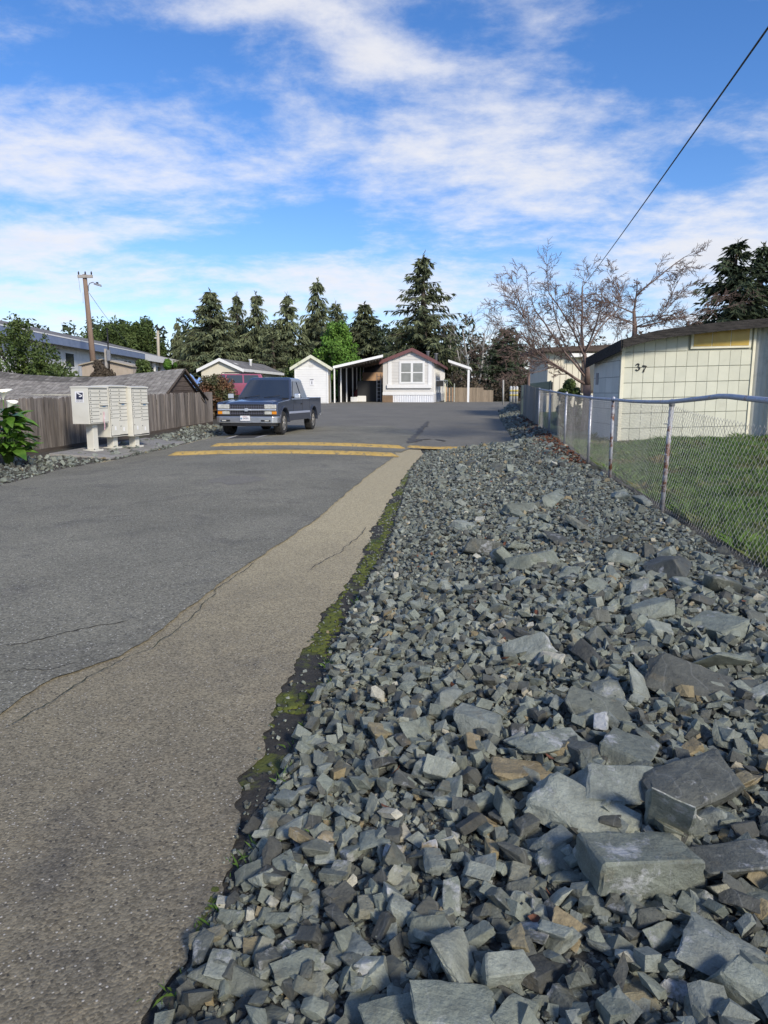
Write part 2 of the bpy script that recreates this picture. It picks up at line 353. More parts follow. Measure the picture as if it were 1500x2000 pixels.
M['tarp'] = mat('blue_tarp', (.12, .22, .46), (.22, .34, .58), 5, .5, .6, 8)
M['bin'] = mat('dark_green_plastic', (.040, .062, .062), (.055, .078, .078), 3, .45)
M['bollard'] = mat('white_bollard', (.62, .62, .60), (.70, .70, .68), 6, .6)
M['bollardyellow'] = mat('yellow_band', (.62, .50, .13), rough=.6)
M['wirecable'] = mat('black_cable', (.012, .012, .016), rough=.6)
M['carportroof'] = mat('carport_underside', (.20, .19, .18), rough=.7)
M['redthing'] = mat('red_plastic', (.33, .03, .025), rough=.5)
M['ply'] = mat('plywood', (.42, .26, .15), (.48, .31, .19), 2, .8)
M['brownbox'] = mat('brown_planter', (.17, .115, .07), (.22, .15, .095), 4, .9)

# ---------------------------------------------------------------- mesh helpers
class MB:
    def __init__(s): s.v = []; s.f = []; s.mi = []; s.smooth = []
    def add(s, vs, fs, smooth=False):
        o = len(s.v); s.v += [tuple(q) for q in vs]
        for f in fs: s.f.append(tuple(i + o for i in f)); s.smooth.append(smooth)
        return s
    def box(s, c, d, rot=None, taper=1.0):
        hx, hy, hz = d[0] / 2, d[1] / 2, d[2] / 2
        q = [(-hx, -hy, -hz), (hx, -hy, -hz), (hx, hy, -hz), (-hx, hy, -hz), (-hx * taper, -hy * taper, hz), (hx * taper, -hy * taper, hz), (hx * taper, hy * taper, hz), (-hx * taper, hy * taper, hz)]
        if rot is not None: q = [rot @ Vector(p) for p in q]
        q = [(p[0] + c[0], p[1] + c[1], p[2] + c[2]) for p in q]
        return s.add(q, [(0, 3, 2, 1), (4, 5, 6, 7), (0, 1, 5, 4), (1, 2, 6, 5), (2, 3, 7, 6), (3, 0, 4, 7)])
    def bb(s, x0, x1, y0, y1, z0, z1): return s.box(((x0 + x1) / 2, (y0 + y1) / 2, (z0 + z1) / 2), (x1 - x0, y1 - y0, z1 - z0))
    def prism(s, poly, axis, a, b):
        "polygon (2-D points) pushed along an axis from a to b; axis x: poly=(y,z), y: (x,z), z: (x,y)"
        n = len(poly)
        mk = {'x': lambda p, t: (t, p[0], p[1]), 'y': lambda p, t: (p[0], t, p[1]), 'z': lambda p, t: (p[0], p[1], t)}[axis]
        vs_ = [mk(p, a) for p in poly] + [mk(p, b) for p in poly]
        fs = [tuple(range(n))[::-1], tuple(range(n, 2 * n))] + [(i, (i + 1) % n, n + (i + 1) % n, n + i) for i in range(n)]
        return s.add(vs_, fs)
    def tube(s, pts, rad, seg=8, cap=True):
        pts = [Vector(p) for p in pts]; n = len(pts)
        if not isinstance(rad, (list, tuple)): rad = [rad] * n
        vs_ = []; prev = None
        for i in range(n):
            d = (pts[min(i + 1, n - 1)] - pts[max(i - 1, 0)]).normalized()
            ref = Vector((0, 0, 1)) if abs(d.z) < .9 else Vector((1, 0, 0))
            a = d.cross(ref).normalized() if prev is None else (prev - d * prev.dot(d)).normalized()
            prev = a; b = d.cross(a)
            for k in range(seg):
                t = 2 * math.pi * k / seg; vs_.append(pts[i] + (a * math.cos(t) + b * math.sin(t)) * rad[i])
        fs = [(i * seg + k, i * seg + (k + 1) % seg, (i + 1) * seg + (k + 1) % seg, (i + 1) * seg + k) for i in range(n - 1) for k in range(seg)]
        s.add(vs_, fs, True)
        if cap:
            o = len(s.v) - len(vs_)
            s.f.append(tuple(o + k for k in range(seg))[::-1]); s.smooth.append(False)
            s.f.append(tuple(o + (n - 1) * seg + k for k in range(seg))); s.smooth.append(False)
        return s
    def mesh(s, name, m):
        me = bpy.data.meshes.new(name); me.from_pydata(s.v, [], s.f); me.materials.append(m)
        me.polygons.foreach_set('use_smooth', s.smooth); me.update(); return me
    def build(s, name, m, parent=None, bevel=0, fix=True):
        me = s.mesh(name, m)
        if fix:
            b = bmesh.new(); b.from_mesh(me); bmesh.ops.recalc_face_normals(b, faces=b.faces); b.to_mesh(me); b.free()
        return link(name, me, parent, bevel)
def link(name, me, parent=None, bevel=0):
    o = bpy.data.objects.new(name, me); COL.objects.link(o)
    if parent: o.parent = parent
    if bevel:
        md = o.modifiers.new('edge', 'BEVEL'); md.width = bevel; md.segments = 2; md.limit_method = 'ANGLE'
    return o
def tag(o, label=None, cat=None, group=None, kind=None):
    if label: o['label'] = label
    if cat: o['category'] = cat
    if group: o['group'] = group
    if kind: o['kind'] = kind
    return o
def thing(name, label, cat, loc=(0, 0, 0), rz=0, group=None):
    o = bpy.data.objects.new(name, None); COL.objects.link(o); o.empty_display_size = .2
    o.location = loc; o.rotation_euler = (0, 0, rz)
    return tag(o, label, cat, group)
def raw_mesh(name, V, T, m, attrs=None, smooth=False, cols=None):
    "mesh from numpy triangles"
    V = np.ascontiguousarray(V, np.float32); T = np.ascontiguousarray(T, np.int32)
    me = bpy.data.meshes.new(name); k = T.shape[1]
    me.vertices.add(len(V)); me.vertices.foreach_set('co', V.ravel())
    me.loops.add(T.size); me.loops.foreach_set('vertex_index', T.ravel())
    me.polygons.add(len(T)); me.polygons.foreach_set('loop_start', np.arange(0, T.size, k, dtype=np.int32))
    me.polygons.foreach_set('loop_total', np.full(len(T), k, np.int32))
    me.polygons.foreach_set('use_smooth', np.full(len(T), bool(smooth)))
    me.materials.append(m)
    if attrs:
        for nm, a in attrs.items():
            at = me.attributes.new(nm, 'FLOAT', 'POINT'); at.data.foreach_set('value', np.ascontiguousarray(a, np.float32))
    if cols is not None:
        at = me.attributes.new('tint', 'FLOAT_COLOR', 'POINT')
        c = np.ones((len(V), 4), np.float32); c[:, :3] = cols if cols.ndim == 2 else cols[:, None]
        at.data.foreach_set('color', c.ravel())
    me.update(); me.validate(); return me

# ---------------------------------------------------------------- lie of the land
def ss(t): t = np.clip(t, 0, 1); return t * t * (3 - 2 * t)
def prof(y): return .58 * ss((np.asarray(y, float) - 21) / 37)
def G0(u, v):
    "where the sight line at u, v meets the road surface"
    d = ray(u, v); y = .5
    for _ in range(40):
        t = (float(prof(y)) - EYE) / d.z; y = .5 * y + .5 * d.y * t
    return d.x * y / d.y, y
def edge(pts, extra_lo=None, extra_hi=None):
    q = [G0(u, v) for u, v in pts]
    if extra_lo: q += extra_lo
    if extra_hi: q += extra_hi
    q.sort(key=lambda p: p[1]); Y = np.array([p[1] for p in q]); X = np.array([p[0] for p in q])
    return lambda y: np.interp(y, Y, X)
xf = lambda y: 3.19 + .125 * (np.asarray(y, float) - 8.07)                 # chain-link fence line
x_over = edge([(773, 896), (704, 949), (613, 1019), (533, 1072), (443, 1131), (341, 1211), (235, 1285), (107, 1328), (32, 1376), (0, 1400)], [(-4.4, .9)])
x_tan = edge([(827, 889), (808, 908), (795, 928), (765, 975), (731, 1024), (693, 1120), (603, 1243), (565, 1339), (523, 1413), (470, 1525), (478, 1582), (449, 1647), (415, 1746), (390, 1811), (337, 1907), (302, 1993)], [(-.62, .9)])
x_gr = edge([(830, 886), (815, 905), (800, 930), (768, 1029), (747, 1093), (688, 1179), (661, 1243), (631, 1326), (579, 1452), (510, 1577), (475, 1668), (471, 1733), (402, 1798), (380, 1876), (332, 1941), (310, 1995),
             (1000, 869), (1004, 862), (978, 822), (973, 806)], [(-.55, .9)], [(7.6, 44), (9.5, 52), (14, 60)])
x_left = edge([(0, 950), (60, 934), (130, 915), (240, 897), (330, 878), (430, 851), (446, 835)], [(-6.3, 6), (-6.3, 1)], [(-6.2, 32), (-8.5, 38), (-9, 60)])
def zf(y): return np.interp(y, [0, 8, 13.4, 20.4, 31.5, 42, 60], [.05, .05, .07, .22, .35, .78, .58])
def zl(y): return np.interp(y, [0, 12, 18, 28, 34, 40], [.08, .10, .10, .24, .10, 0])
def gz(x, y):
    x = np.asarray(x, float); y = np.asarray(y, float)
    p = prof(y); z = p + .115 * np.clip(1 - ((x + 2.2) / 3.4) ** 2, 0, 1) * ss((y - 7) / 6) * (1 - ss((y - 19) / 7))
    xg = x_gr(y); f = xf(y)
    t = np.clip((x - xg) / np.maximum(f - xg, .3), 0, 1)
    z = z + np.where(y < 56, t * (zf(y) - p) + .12 * np.sin(np.pi * t) * (1 - ss((y - 14) / 10)), 0)
    lw = ss((x - f) / 3.0); z = z + np.where((x > f) & (y < 56), .2 * lw, 0)
    tl = np.clip((x_left(y) - x) / 1.1, 0, 1); z = z + tl * zl(y)
    hill = 2.0 * ss((-x - 8.5) / 8) * ss((y - 25) / 22) * (1 - ss((y - 130) / 60)); z = z + hill
    return z
def gzf(x, y): return float(gz(x, y))

def strip(name, ys, xa, xb, n, dz, m, parent=None, jag=(0, 0), kind='structure'):
    ys = np.asarray(ys); rows = len(ys); A = xa(ys); B = xb(ys)
    def wob(s): return np.array([mnoise.noise(Vector((s, y * 2.3, 0))) + .6 * mnoise.noise(Vector((s + 9, y * 7.1, 0))) + .35 * mnoise.noise(Vector((s + 3, y * 23, 0))) for y in ys])
    A = A + jag[0] * wob(1.3); B = B + jag[1] * wob(5.7)
    t = np.linspace(0, 1, n + 1)[None, :]
    X = A[:, None] * (1 - t) + B[:, None] * t; Y = np.repeat(ys[:, None], n + 1, 1)
    Z = gz(X, Y) + dz
    V = np.stack([X, Y, Z], -1).reshape(-1, 3); i = np.arange(rows - 1)[:, None] * (n + 1) + np.arange(n)[None, :]
    Q = np.stack([i, i + 1, i + n + 2, i + n + 1], -1).reshape(-1, 4)
    o = link(name, raw_mesh(name, V, Q, m, smooth=True), parent)
    if kind and not parent: o['kind'] = kind
    return o
def yspace(a, b, near): # spacing that grows with distance
    out = [a]
    while out[-1] < b: out.append(out[-1] + max(near, out[-1] * near * .5))
    return np.array(out)

gx = np.unique(np.concatenate([np.linspace(-400, -60, 18), np.linspace(-60, -14, 36), np.linspace(-14, 14, 113), np.linspace(14, 60, 30), np.linspace(60, 400, 18)]))
gy = np.unique(np.concatenate([np.linspace(-120, -6, 14), np.linspace(-6, 40, 160), np.linspace(40, 80, 41), np.linspace(80, 700, 40)]))
GX, GY = np.meshgrid(gx, gy); GZ = gz(GX, GY) - .035
nx = len(gx); i = np.arange(len(gy) - 1)[:, None] * nx + np.arange(nx - 1)[None, :]
ground = link('ground', raw_mesh('ground', np.stack([GX, GY, GZ], -1).reshape(-1, 3), np.stack([i, i + 1, i + nx + 1, i + nx], -1).reshape(-1, 4), M['field'], smooth=True))
ground['kind'] = 'structure'

C_ = lambda c: (lambda y: np.full_like(np.asarray(y, float), c))
ys = yspace(.7, 62, .03)
ysf = yspace(.7, 22, .012)
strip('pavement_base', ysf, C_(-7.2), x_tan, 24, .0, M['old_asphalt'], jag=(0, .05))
strip('roadside_verge', ysf[ysf < 19], lambda y: x_tan(y) - .12, lambda y: x_gr(y) + .22, 6, -.006, M['verge'])
road = strip('road', ysf[ysf < 17.2], x_left, x_over, 40, .010, M['asphalt'], jag=(.05, .025))
ys2 = np.concatenate([ys[(ys > 16.2) & (ys < 62)]])
def x_r2(y): return np.where(y < 17.4, np.minimum(x_over(y) + .0, x_gr(y)), x_gr(y) + .05)
strip('parking_lot', ys2, lambda y: x_left(y), x_r2, 40, .006, M['apron'], jag=(.05, .03))
strip('road_far_lane', ys2[ys2 < 29], lambda y: x_left(y) + .01, lambda y: np.interp(y, [16, 18, 24, 29], [.35, .75, 1.2, .2]), 20, .014, M['asphalt'], jag=(.04, .04))
strip('gravel_bed', ys[ys < 56], lambda y: x_gr(y) + .0, lambda y: xf(y) + .25, 14, .003, M['dirt'], jag=(.03, 0))
strip('gravel_shoulder', ys[(ys > 7) & (ys < 31)], lambda y: x_left(y) - 2.2, lambda y: x_left(y) + .03, 8, .004, M['soil'])
strip('lawn', ys[(ys > 2) & (ys < 34)], lambda y: xf(y) + .2, lambda y: xf(y) + 9, 24, .006, M['lawn'])

# cracks, damp patch, painted lines on the road
def ribbon(name, pts, wid, m, dz, parent, jag=.4, n=60):
    q = [G0(u, v) for u, v in pts]; q = [Vector((a, b, 0)) for a, b in q]
    L_ = [0]
    for a, b in zip(q, q[1:]): L_.append(L_[-1] + (b - a).length)
    V = []; Q = []
    for k in range(n + 1):
        s = L_[-1] * k / n; x = np.interp(s, L_, [p.x for p in q]); y = np.interp(s, L_, [p.y for p in q])
        x += .03 * jag * mnoise.noise(Vector((s * 6, 1.7, wid))) + .014 * jag * mnoise.noise(Vector((s * 25, 5.7, wid)))
        y += .05 * jag * mnoise.noise(Vector((s * 5, 8.7, wid))) + .02 * jag * mnoise.noise(Vector((s * 27, 3.7, wid)))
        d = (q[-1] - q[0]).normalized(); nrm = Vector((-d.y, d.x, 0))
        h = wid * (.35 + .65 * abs(mnoise.noise(Vector((s * 11, 2, 0)))) * 1.6) * min(1, k / 4 + .05, (n - k) / 4 + .05)
        for sgn in (-1, 1):
            xx, yy = x + nrm.x * h * sgn, y + nrm.y * h * sgn; V.append((xx, yy, gzf(xx, yy) + dz))
    for k in range(n): Q.append((2 * k, 2 * k + 1, 2 * k + 3, 2 * k + 2))
    return link(name, raw_mesh(name, np.array(V), np.array(Q), m), parent)
ribbon('crack', [(0, 1425), (60, 1398), (125, 1362), (200, 1310), (300, 1268), (390, 1195), (440, 1140), (500, 1098)], .005, M['mossycrack'], .0125, road, 1, 150)
ribbon('crack', [(0, 1263), (60, 1257), (130, 1240), (195, 1228), (250, 1214)], .009, M['crack'], .0125, road, 1, 80)
ribbon('crack', [(0, 1315), (50, 1308), (95, 1313), (150, 1300)], .006, M['crack'], .0125, road, 1, 60)
ribbon('crack', [(600, 1115), (660, 1085), (700, 1050), (720, 1030)], .006, M['crack'], .0125, road, 1, 60)
def blob(name, pts, m, dz):
    q = [G0(u, v) for u, v in pts]; n = len(q); V = []
    for k in range(n * 8):
        a = q[(k // 8) % n]; b = q[(k // 8 + 1) % n]; t = (k % 8) / 8
        x = a[0] + (b[0] - a[0]) * t; y = a[1] + (b[1] - a[1]) * t
        x += .12 * mnoise.noise(Vector((x * 5, y * 5, 1))); y += .25 * mnoise.noise(Vector((x * 4, y * 4, 7)))
        V.append((x, y, gzf(x, y) + dz))
    o = link(name, raw_mesh(name, np.array(V), np.array([list(range(len(V)))]), m)); o['kind'] = 'structure'; return o
for pts_, wd_ in (([(797, 870), (806, 858), (815, 848), (824, 838), (832, 829), (837, 823)], .16), ([(800, 868), (820, 860), (845, 858), (872, 863)], .22)):
    ribbon('damp_patch', pts_, wd_, M['damp'], .022, None, 2, 50)['kind'] = 'structure'
blob('asphalt_patch', [(395, 950), (430, 943), (480, 941), (525, 946), (500, 953), (440, 956)], M['apron'], .0125)

def bump_strip(name, label, pl, pr, wid, hgt, m, group):
    (x0, y0), (x1, y1) = G0(*pl), G0(*pr); a = Vector((x0, y0, 0)); b = Vector((x1, y1, 0)); d = (b - a); ln = d.length; d.normalize(); nr = Vector((-d.y, d.x, 0))
    n = 60; k = 9; V = []; Q = []
    for i_ in range(n + 1):
        c = a + d * ln * i_ / n; e = min(1, i_ / 2.0, (n - i_) / 2.0)
        for j in range(k):
            t = -1 + 2 * j / (k - 1); w_ = wid * (1 + .06 * mnoise.noise(Vector((i_ * .4, t, 3)))) * (.6 + .4 * e); p = c + nr * t * w_ / 2
            V.append((p.x, p.y, gzf(p.x, p.y) + .012 + hgt * e * (1 - t * t) + .006 * mnoise.noise(Vector((p.x * 9, p.y * 9, 1)))))
    for i_ in range(n):
        for j in range(k - 1):
            q = i_ * k + j; Q.append((q, q + 1, q + k + 1, q + k))
    o = link(name, raw_mesh(name, np.array(V), np.array(Q), m, smooth=True)); return tag(o, label, 'speed bump', group)
bump_strip('speed_bump', 'nearer long yellow painted speed bump across the road', (330, 895), (779, 897), .34, .07, M['yellow'], 'speed bumps')
bump_strip('speed_bump', 'farther yellow painted speed bump, just in front of the pickup', (412, 878), (792, 880), .34, .07, M['yellow'], 'speed bumps')
bump_strip('speed_bump', 'short thin yellow bump strip running into the gravel edge', (794, 877), (945, 877), .30, .05, M['yellow'], 'speed bumps')
def line_quad(name, pts, m, dz):
    V = [(*G0(u, v), 0) for u, v in pts]; V = [(x, y, gzf(x, y) + dz) for x, y, _ in V]
    o = link(name, raw_mesh(name, np.array(V), np.array([[0, 1, 2, 3]]), m)); o['kind'] = 'structure'; return o
line_quad('painted_line', [(440, 861), (447, 861), (470, 852), (463, 852)], M['whiteline'], .022)
line_quad('painted_line', [(497, 861), (504, 861), (532, 851), (525, 851)], M['whiteline'], .022)
line_quad('dark_asphalt_patch', [(448, 861), (497, 861), (524, 852), (470, 852)], M['bumpedge'], .019)

# ---------------------------------------------------------------- rocks
def hull_shape(seed, n, flat, hi=False):
    r = random.Random(seed); b = bmesh.new()
    ax = (1.0, r.uniform(.6, .9), r.uniform(*flat))
    jt = r.uniform(.22, .42); sk_ = (r.uniform(-.4, .4), r.uniform(-.4, .4))      # broken block: sheared box with jittered corners, some knocked off
    cor = [(sx, sy, sz) for sx in (-1, 1) for sy in (-1, 1) for sz in (-1, 1)]
    drop = r.sample(range(8), r.choice((0, 0, 1, 1, 2)))
    for i_, (sx, sy, sz) in enumerate(cor):
        def P_(fx=1, fy=1, fz=1): return Vector(((sx * fx + sk_[0] * sz) * ax[0] * .5, (sy * fy + sk_[1] * sz) * ax[1] * .5, sz * fz * ax[2] * .5)) + Vector([r.uniform(-jt, jt) * ax[c] * .5 for c in range(3)])
        if i_ in drop:
            k_ = r.uniform(.0, .5)
            b.verts.new(P_(k_, 1, 1)); b.verts.new(P_(1, k_, 1)); b.verts.new(P_(1, 1, k_))
        else: b.verts.new(P_())
    res = bmesh.ops.convex_hull(b, input=b.verts[:])
    bmesh.ops.delete(b, geom=[g for g in set(res['geom_interior'] + res['geom_unused']) if isinstance(g, bmesh.types.BMVert)], context='VERTS')
    bmesh.ops.dissolve_limit(b, angle_limit=R(6), verts=b.verts[:], edges=b.edges[:])
    if hi:
        bmesh.ops.bevel(b, geom=b.edges[:], offset=.034, segments=1, profile=.5, affect='EDGES', clamp_overlap=True)
        bmesh.ops.triangulate(b, faces=b.faces[:])
        for _ in range(2):
            long = [e for e in b.edges if e.calc_length() > .10]
            bmesh.ops.subdivide_edges(b, edges=long, cuts=1); bmesh.ops.triangulate(b, faces=b.faces[:])
        for v_ in b.verts:
            c = v_.co; o_ = Vector((seed * 3.1, 0, 0))
            d = .045 * mnoise.noise(c * 4 + o_) + .030 * mnoise.noise(c * 11 + o_) + .016 * mnoise.noise(c * 27 + o_)
            v_.co = c + c.normalized() * d
    bmesh.ops.triangulate(b, faces=b.faces[:]); bmesh.ops.recalc_face_normals(b, faces=b.faces[:])
    b.verts.index_update(); V = np.array([v_.co[:] for v_ in b.verts]); T = np.array([[v_.index for v_ in f.verts] for f in b.faces]); b.free()
    return V, T
LOW = [hull_shape(100 + k, 8, (.28, .8)) for k in range(60)]
HI = []
for k in range(36):
    V, T = hull_shape(300 + k, random.choice((10, 11, 12, 14)), (.34, .68) if k < 22 else (.2, .36), True)
    me = raw_mesh('rock', V, T, M['rock'], smooth=True); me.set_sharp_from_angle(angle=R(24)); HI.append(me)
def rotmats(n, tilt):
    yaw = rng.uniform(0, 2 * np.pi, n); tx = rng.normal(0, tilt, n); ty = rng.normal(0, tilt, n)
    cz, sz, cx, sx, cy, sy = np.cos(yaw), np.sin(yaw), np.cos(tx), np.sin(tx), np.cos(ty), np.sin(ty)
    Z = np.zeros((n, 3, 3)); X = Z.copy(); Y = Z.copy()
    Z[:, 0, 0] = cz; Z[:, 0, 1] = -sz; Z[:, 1, 0] = sz; Z[:, 1, 1] = cz; Z[:, 2, 2] = 1
    X[:, 0, 0] = 1; X[:, 1, 1] = cx; X[:, 1, 2] = -sx; X[:, 2, 1] = sx; X[:, 2, 2] = cx
    Y[:, 1, 1] = 1; Y[:, 0, 0] = cy; Y[:, 0, 2] = sy; Y[:, 2, 0] = -sy; Y[:, 2, 2] = cy
    return X @ Y @ Z
def scatter(n, y0, y1, lo, hi, size, tilt, lift, dens=None):
    y = rng.uniform(y0, y1, int(n * 1.0)); a = lo(y); b = hi(y); x = a + (b - a) * rng.uniform(0, 1, len(y))
    s = np.exp(rng.uniform(np.log(size[0]), np.log(size[1]), len(y)))
    return np.stack([x, y, gz(x, y) + s * rng.uniform(*lift, len(y)), s, np.full(len(y), tilt)], 1)
def stone_tone(n):
    t = rng.beta(1.5, 1.6, n) * .84; k = rng.uniform(0, 1, n)
    t = np.where(k > .955, rng.uniform(.94, .98, n), t); t = np.where(k > .983, rng.uniform(.985, 1, n), t); return t
def mass(name, pts, label):
    Vs = []; Ts = []; Tone = []; off = 0
    which = rng.integers(0, len(LOW), len(pts)); tone = stone_tone(len(pts))
    for k, (V, T) in enumerate(LOW):
        sel = pts[which == k]; n = len(sel)
        if not n: continue
        Rm = rotmats(n, .48); W = np.einsum('nij,vj->nvi', Rm, V) * (.58 * sel[:, 3])[:, None, None] + sel[:, None, :3]
        Vs.append(W.reshape(-1, 3)); Ts.append((T[None] + (np.arange(n) * len(V))[:, None, None] + off).reshape(-1, 3)); Tone.append(np.repeat(tone[which == k], len(V))); off += n * len(V)
    o = link(name, raw_mesh(name, np.concatenate(Vs), np.concatenate(Ts), M['gravel'], {'tone': np.concatenate(Tone)}))
    return tag(o, label, 'gravel', kind='stuff')
lo_ = lambda y: x_gr(y) + .02; hi_ = lambda y: xf(y) - .02 - .0 * y
A_ = [scatter(46000, .95, 5, lo_, hi_, (.014, .046), .5, (-.05, .4)), scatter(30000, 5, 11, lo_, hi_, (.02, .055), .5, (-.05, .4)), scatter(12000, 11, 19, lo_, hi_, (.025, .065), .5, (0, .4)), scatter(5000, 19, 44, lo_, hi_, (.05, .14), .5, (0, .3))]
B_ = [scatter(6500, .95, 5, lo_, hi_, (.042, .10), .4, (.1, .6)), scatter(4200, 5, 11, lo_, hi_, (.042, .085), .4, (.1, .6)), scatter(1100, 11, 19, lo_, hi_, (.06, .12), .4, (.1, .4)), scatter(900, 19, 44, lo_, hi_, (.1, .2), .4, (.1, .4))]
Cc = [scatter(60, 1.6, 5, lambda y: lo_(y) + .5, hi_, (.10, .17), .3, (.2, .4)), scatter(110, 5, 11, lambda y: lo_(y) + .5, hi_, (.10, .21), .3, (.1, .25)), scatter(90, 11, 19, lambda y: lo_(y) + .8, hi_, (.12, .26), .3, (.1, .25)), scatter(60, 19, 40, lambda y: lo_(y) + .3, hi_, (.14, .28), .3, (.1, .25))]
B_ = np.concatenate(B_); Cc = np.concatenate(Cc)
HERO = [ # u, v (middle of the stone), width px, height px, mesh, tilt x, tilt y, yaw, label
 (1232, 1655, 175, 130, 2, 0, .1, .2, 'large angular grey block with pale flat top in the middle of the rock heap'),
 (1158, 1570, 165, 75, 24, .25, .2, -.5, 'pale crusted flat slab just behind the largest block'),
 (1300, 1572, 135, 120, 25, .2, 1.05, 1.2, 'thin dark plate leaning on edge beside the largest block'),
 (1352, 1512, 185, 92, 5, .1, -.1, .3, 'widest boulder, grey with whitish crust on top'),
 (1200, 1520, 140, 80, 6, .3, .1, 0, 'dark smooth slab wedged before the widest boulder'),
 (1225, 1447, 122, 72, 7, .1, 0, 1, 'broad grey stone with rounded top behind the dark slab'),
 (1128, 1456, 78, 56, 8, 0, .2, 2, 'squarish dull grey stone between two larger stones'),
 (1075, 1432, 100, 82, 9, .2, .2, .6, 'peaked greenish grey stone with a sharp ridge'),
 (1028, 1492, 104, 55, 10, 0, .1, .1, 'flat topped oblong greenish stone'),
 (985, 1557, 62, 82, 11, 1.0, .2, 1.6, 'upright pointed grey green stone standing alone among pebbles'),
 (1170, 1370, 88, 62, 26, .3, .2, -.4, 'pale grey oblong slab lying tilted'),
 (940, 1398, 80, 48, 12, 0, .1, -.3, 'long wedge shaped grey stone'),
 (875, 1352, 46, 52, 13, .3, .1, 1, 'small whitish stone near the upper middle of the heap'),
 (865, 1445, 44, 74, 27, 1.1, .2, 1.5, 'narrow light grey stone standing on end'),
 (1425, 1658, 150, 84, 14, 0, 0, .1, 'dark rectangular block near the photo edge'),
 (1358, 1322, 126, 70, 28, .4, .3, -.3, 'dark slate slab with a smooth tilted face'),
 (1445, 1334, 62, 42, 15, 0, 0, 0, 'pale speckled stone beside the dark slate slab'),
 (895, 1845, 112, 150, 29, 1.0, .35, 1.2, 'tall leaning slab of dark slate in the lower heap'),
 (990, 1872, 95, 92, 16, .5, .2, .4, 'dark upright chunk beside the tall leaning slab'),
 (893, 1955, 140, 100, 17, .2, .2, .2, 'big dark stone at the lower edge of the photo'),
 (1060, 1865, 84, 62, 18, 0, .1, .7, 'bluish cracked stone in the lower heap'),
 (1420, 1840, 125, 72, 30, .2, .3, -.5, 'grey layered stone sloping to the photo edge'),
 (1468, 1905, 110, 84, 19, .2, .3, -.6, 'large dark stone in the lower corner'),
 (768, 1965, 98, 74, 20, .1, 0, .2, 'bluish flat stone at the bottom beside pebbles'),
 (1005, 1968, 92, 84, 21, .3, .1, 1, 'angular dark stone at the very bottom')]
MORE = [(1232, 1792, 48, 70), (1170, 1742, 52, 42), (1465, 1715, 80, 44), (1235, 1910, 72, 42), (1267, 1183, 70, 58), (1393, 1217, 104, 48), (1410, 1283, 106, 54), (1150, 1267, 58, 66), (1213, 1083, 40, 46), (1300, 1103, 112, 44), (1408, 1140, 68, 46), (1113, 1113, 48, 36), (1043, 1087, 84, 36), (1173, 1137, 58, 36), (1033, 1260, 84, 46), (1040, 1233, 62, 32), (1457, 1147, 42, 32), (1187, 1337, 66, 42), (1208, 967, 38, 24), (1258, 975, 32, 28), (583, 1868, 74, 78), (523, 1858, 50, 84), (462, 1887, 104, 48), (512, 1972, 80, 60), (700, 1928, 72, 48), (752, 1417, 58, 44), (817, 1415, 68, 42), (588, 1703, 52, 46), (940, 1062, 60, 36), (985, 1085, 66, 34), (1090, 1045, 40, 30), (1010, 990, 50, 28), (1075, 975, 44, 28), (1130, 1020, 50, 26), (905, 1020, 38, 22), (1480, 1345, 50, 50), (1350, 1140, 60, 34), (1245, 1140, 54, 36), (620, 1905, 50, 44), (655, 1845, 46, 40), (1320, 1760, 54, 40), (1100, 1690, 50, 36), (930, 1700, 46, 40), (1110, 1930, 60, 46), (1330, 1900, 58, 40), (1385, 1965, 80, 50)]
def put_rock(u, v, wpx, hpx, mi, rx, ry, rz, sink=.14):
    x, y = G0(u, v + hpx * .30); d = y * math.cos(PITCH) + (EYE) * math.sin(PITCH)
    z = gzf(x, y); kk = (EYE - z - .04) / EYE; x *= kk; y *= kk; z = gzf(x, y)
    s = wpx / F * d * kk * .98; sh = hpx / F * d * kk
    o = link('rock', HI[mi % len(HI)]); o.rotation_euler = (rx, ry, rz)
    k3 = min(1.25, max(.65, sh / s * 1.35)); o.scale = (s * 1.12, s * .86, s * k3 * .92)
    o.location = (x, y, z + sh * (.5 - sink)); return o
for h in HERO:
    o = put_rock(*h[:8]); tag(o, h[8], 'rock')
nobj = len(HERO); GRP = 'loose angular stones in the rock strip'
LAB = 'loose angular grey stone, one of many in the rock strip by the fence'
for k, (u, v, a, b) in enumerate(MORE):
    o = put_rock(u, v, a, b, random.randrange(36), random.gauss(0, .3), random.gauss(0, .3), random.uniform(0, 6.3)); tag(o, LAB, 'rock', GRP); nobj += 1
BC = np.concatenate([B_, Cc]); app = BC[:, 3] / np.hypot(BC[:, 1], EYE); vis = (np.abs(BC[:, 0] / BC[:, 1]) < .56) & (BC[:, 1] > 1.45)
order = np.argsort(-np.where(vis, app, 0)); take = order[:300 - nobj]; rest = np.setdiff1d(np.arange(len(BC)), take)
for k in take:
    x, y, z, s, t = BC[k]; o = link('rock', HI[random.randrange(36)]); o.location = (x, y, z); o.scale = (s * .78, s * .66, s * .66)
    o.rotation_euler = (random.gauss(0, .35), random.gauss(0, .35), random.uniform(0, 6.3)); tag(o, LAB, 'rock', GRP)
mass('gravel', np.concatenate(A_ + [BC[rest]]), 'grey green crushed rock filling the strip between road and fence')
lf = lambda y: x_left(y) - 1.25
mass('gravel_left', np.concatenate([scatter(3400, 8, 27.5, lf, lambda y: x_left(y) - .01, (.03, .10), .4, (0, .35)), scatter(260, 11, 27, lf, lambda y: x_left(y) - .1, (.1, .2), .4, (.1, .3))]), 'pale grey gravel between the road and the board fence').name = 'gravel'
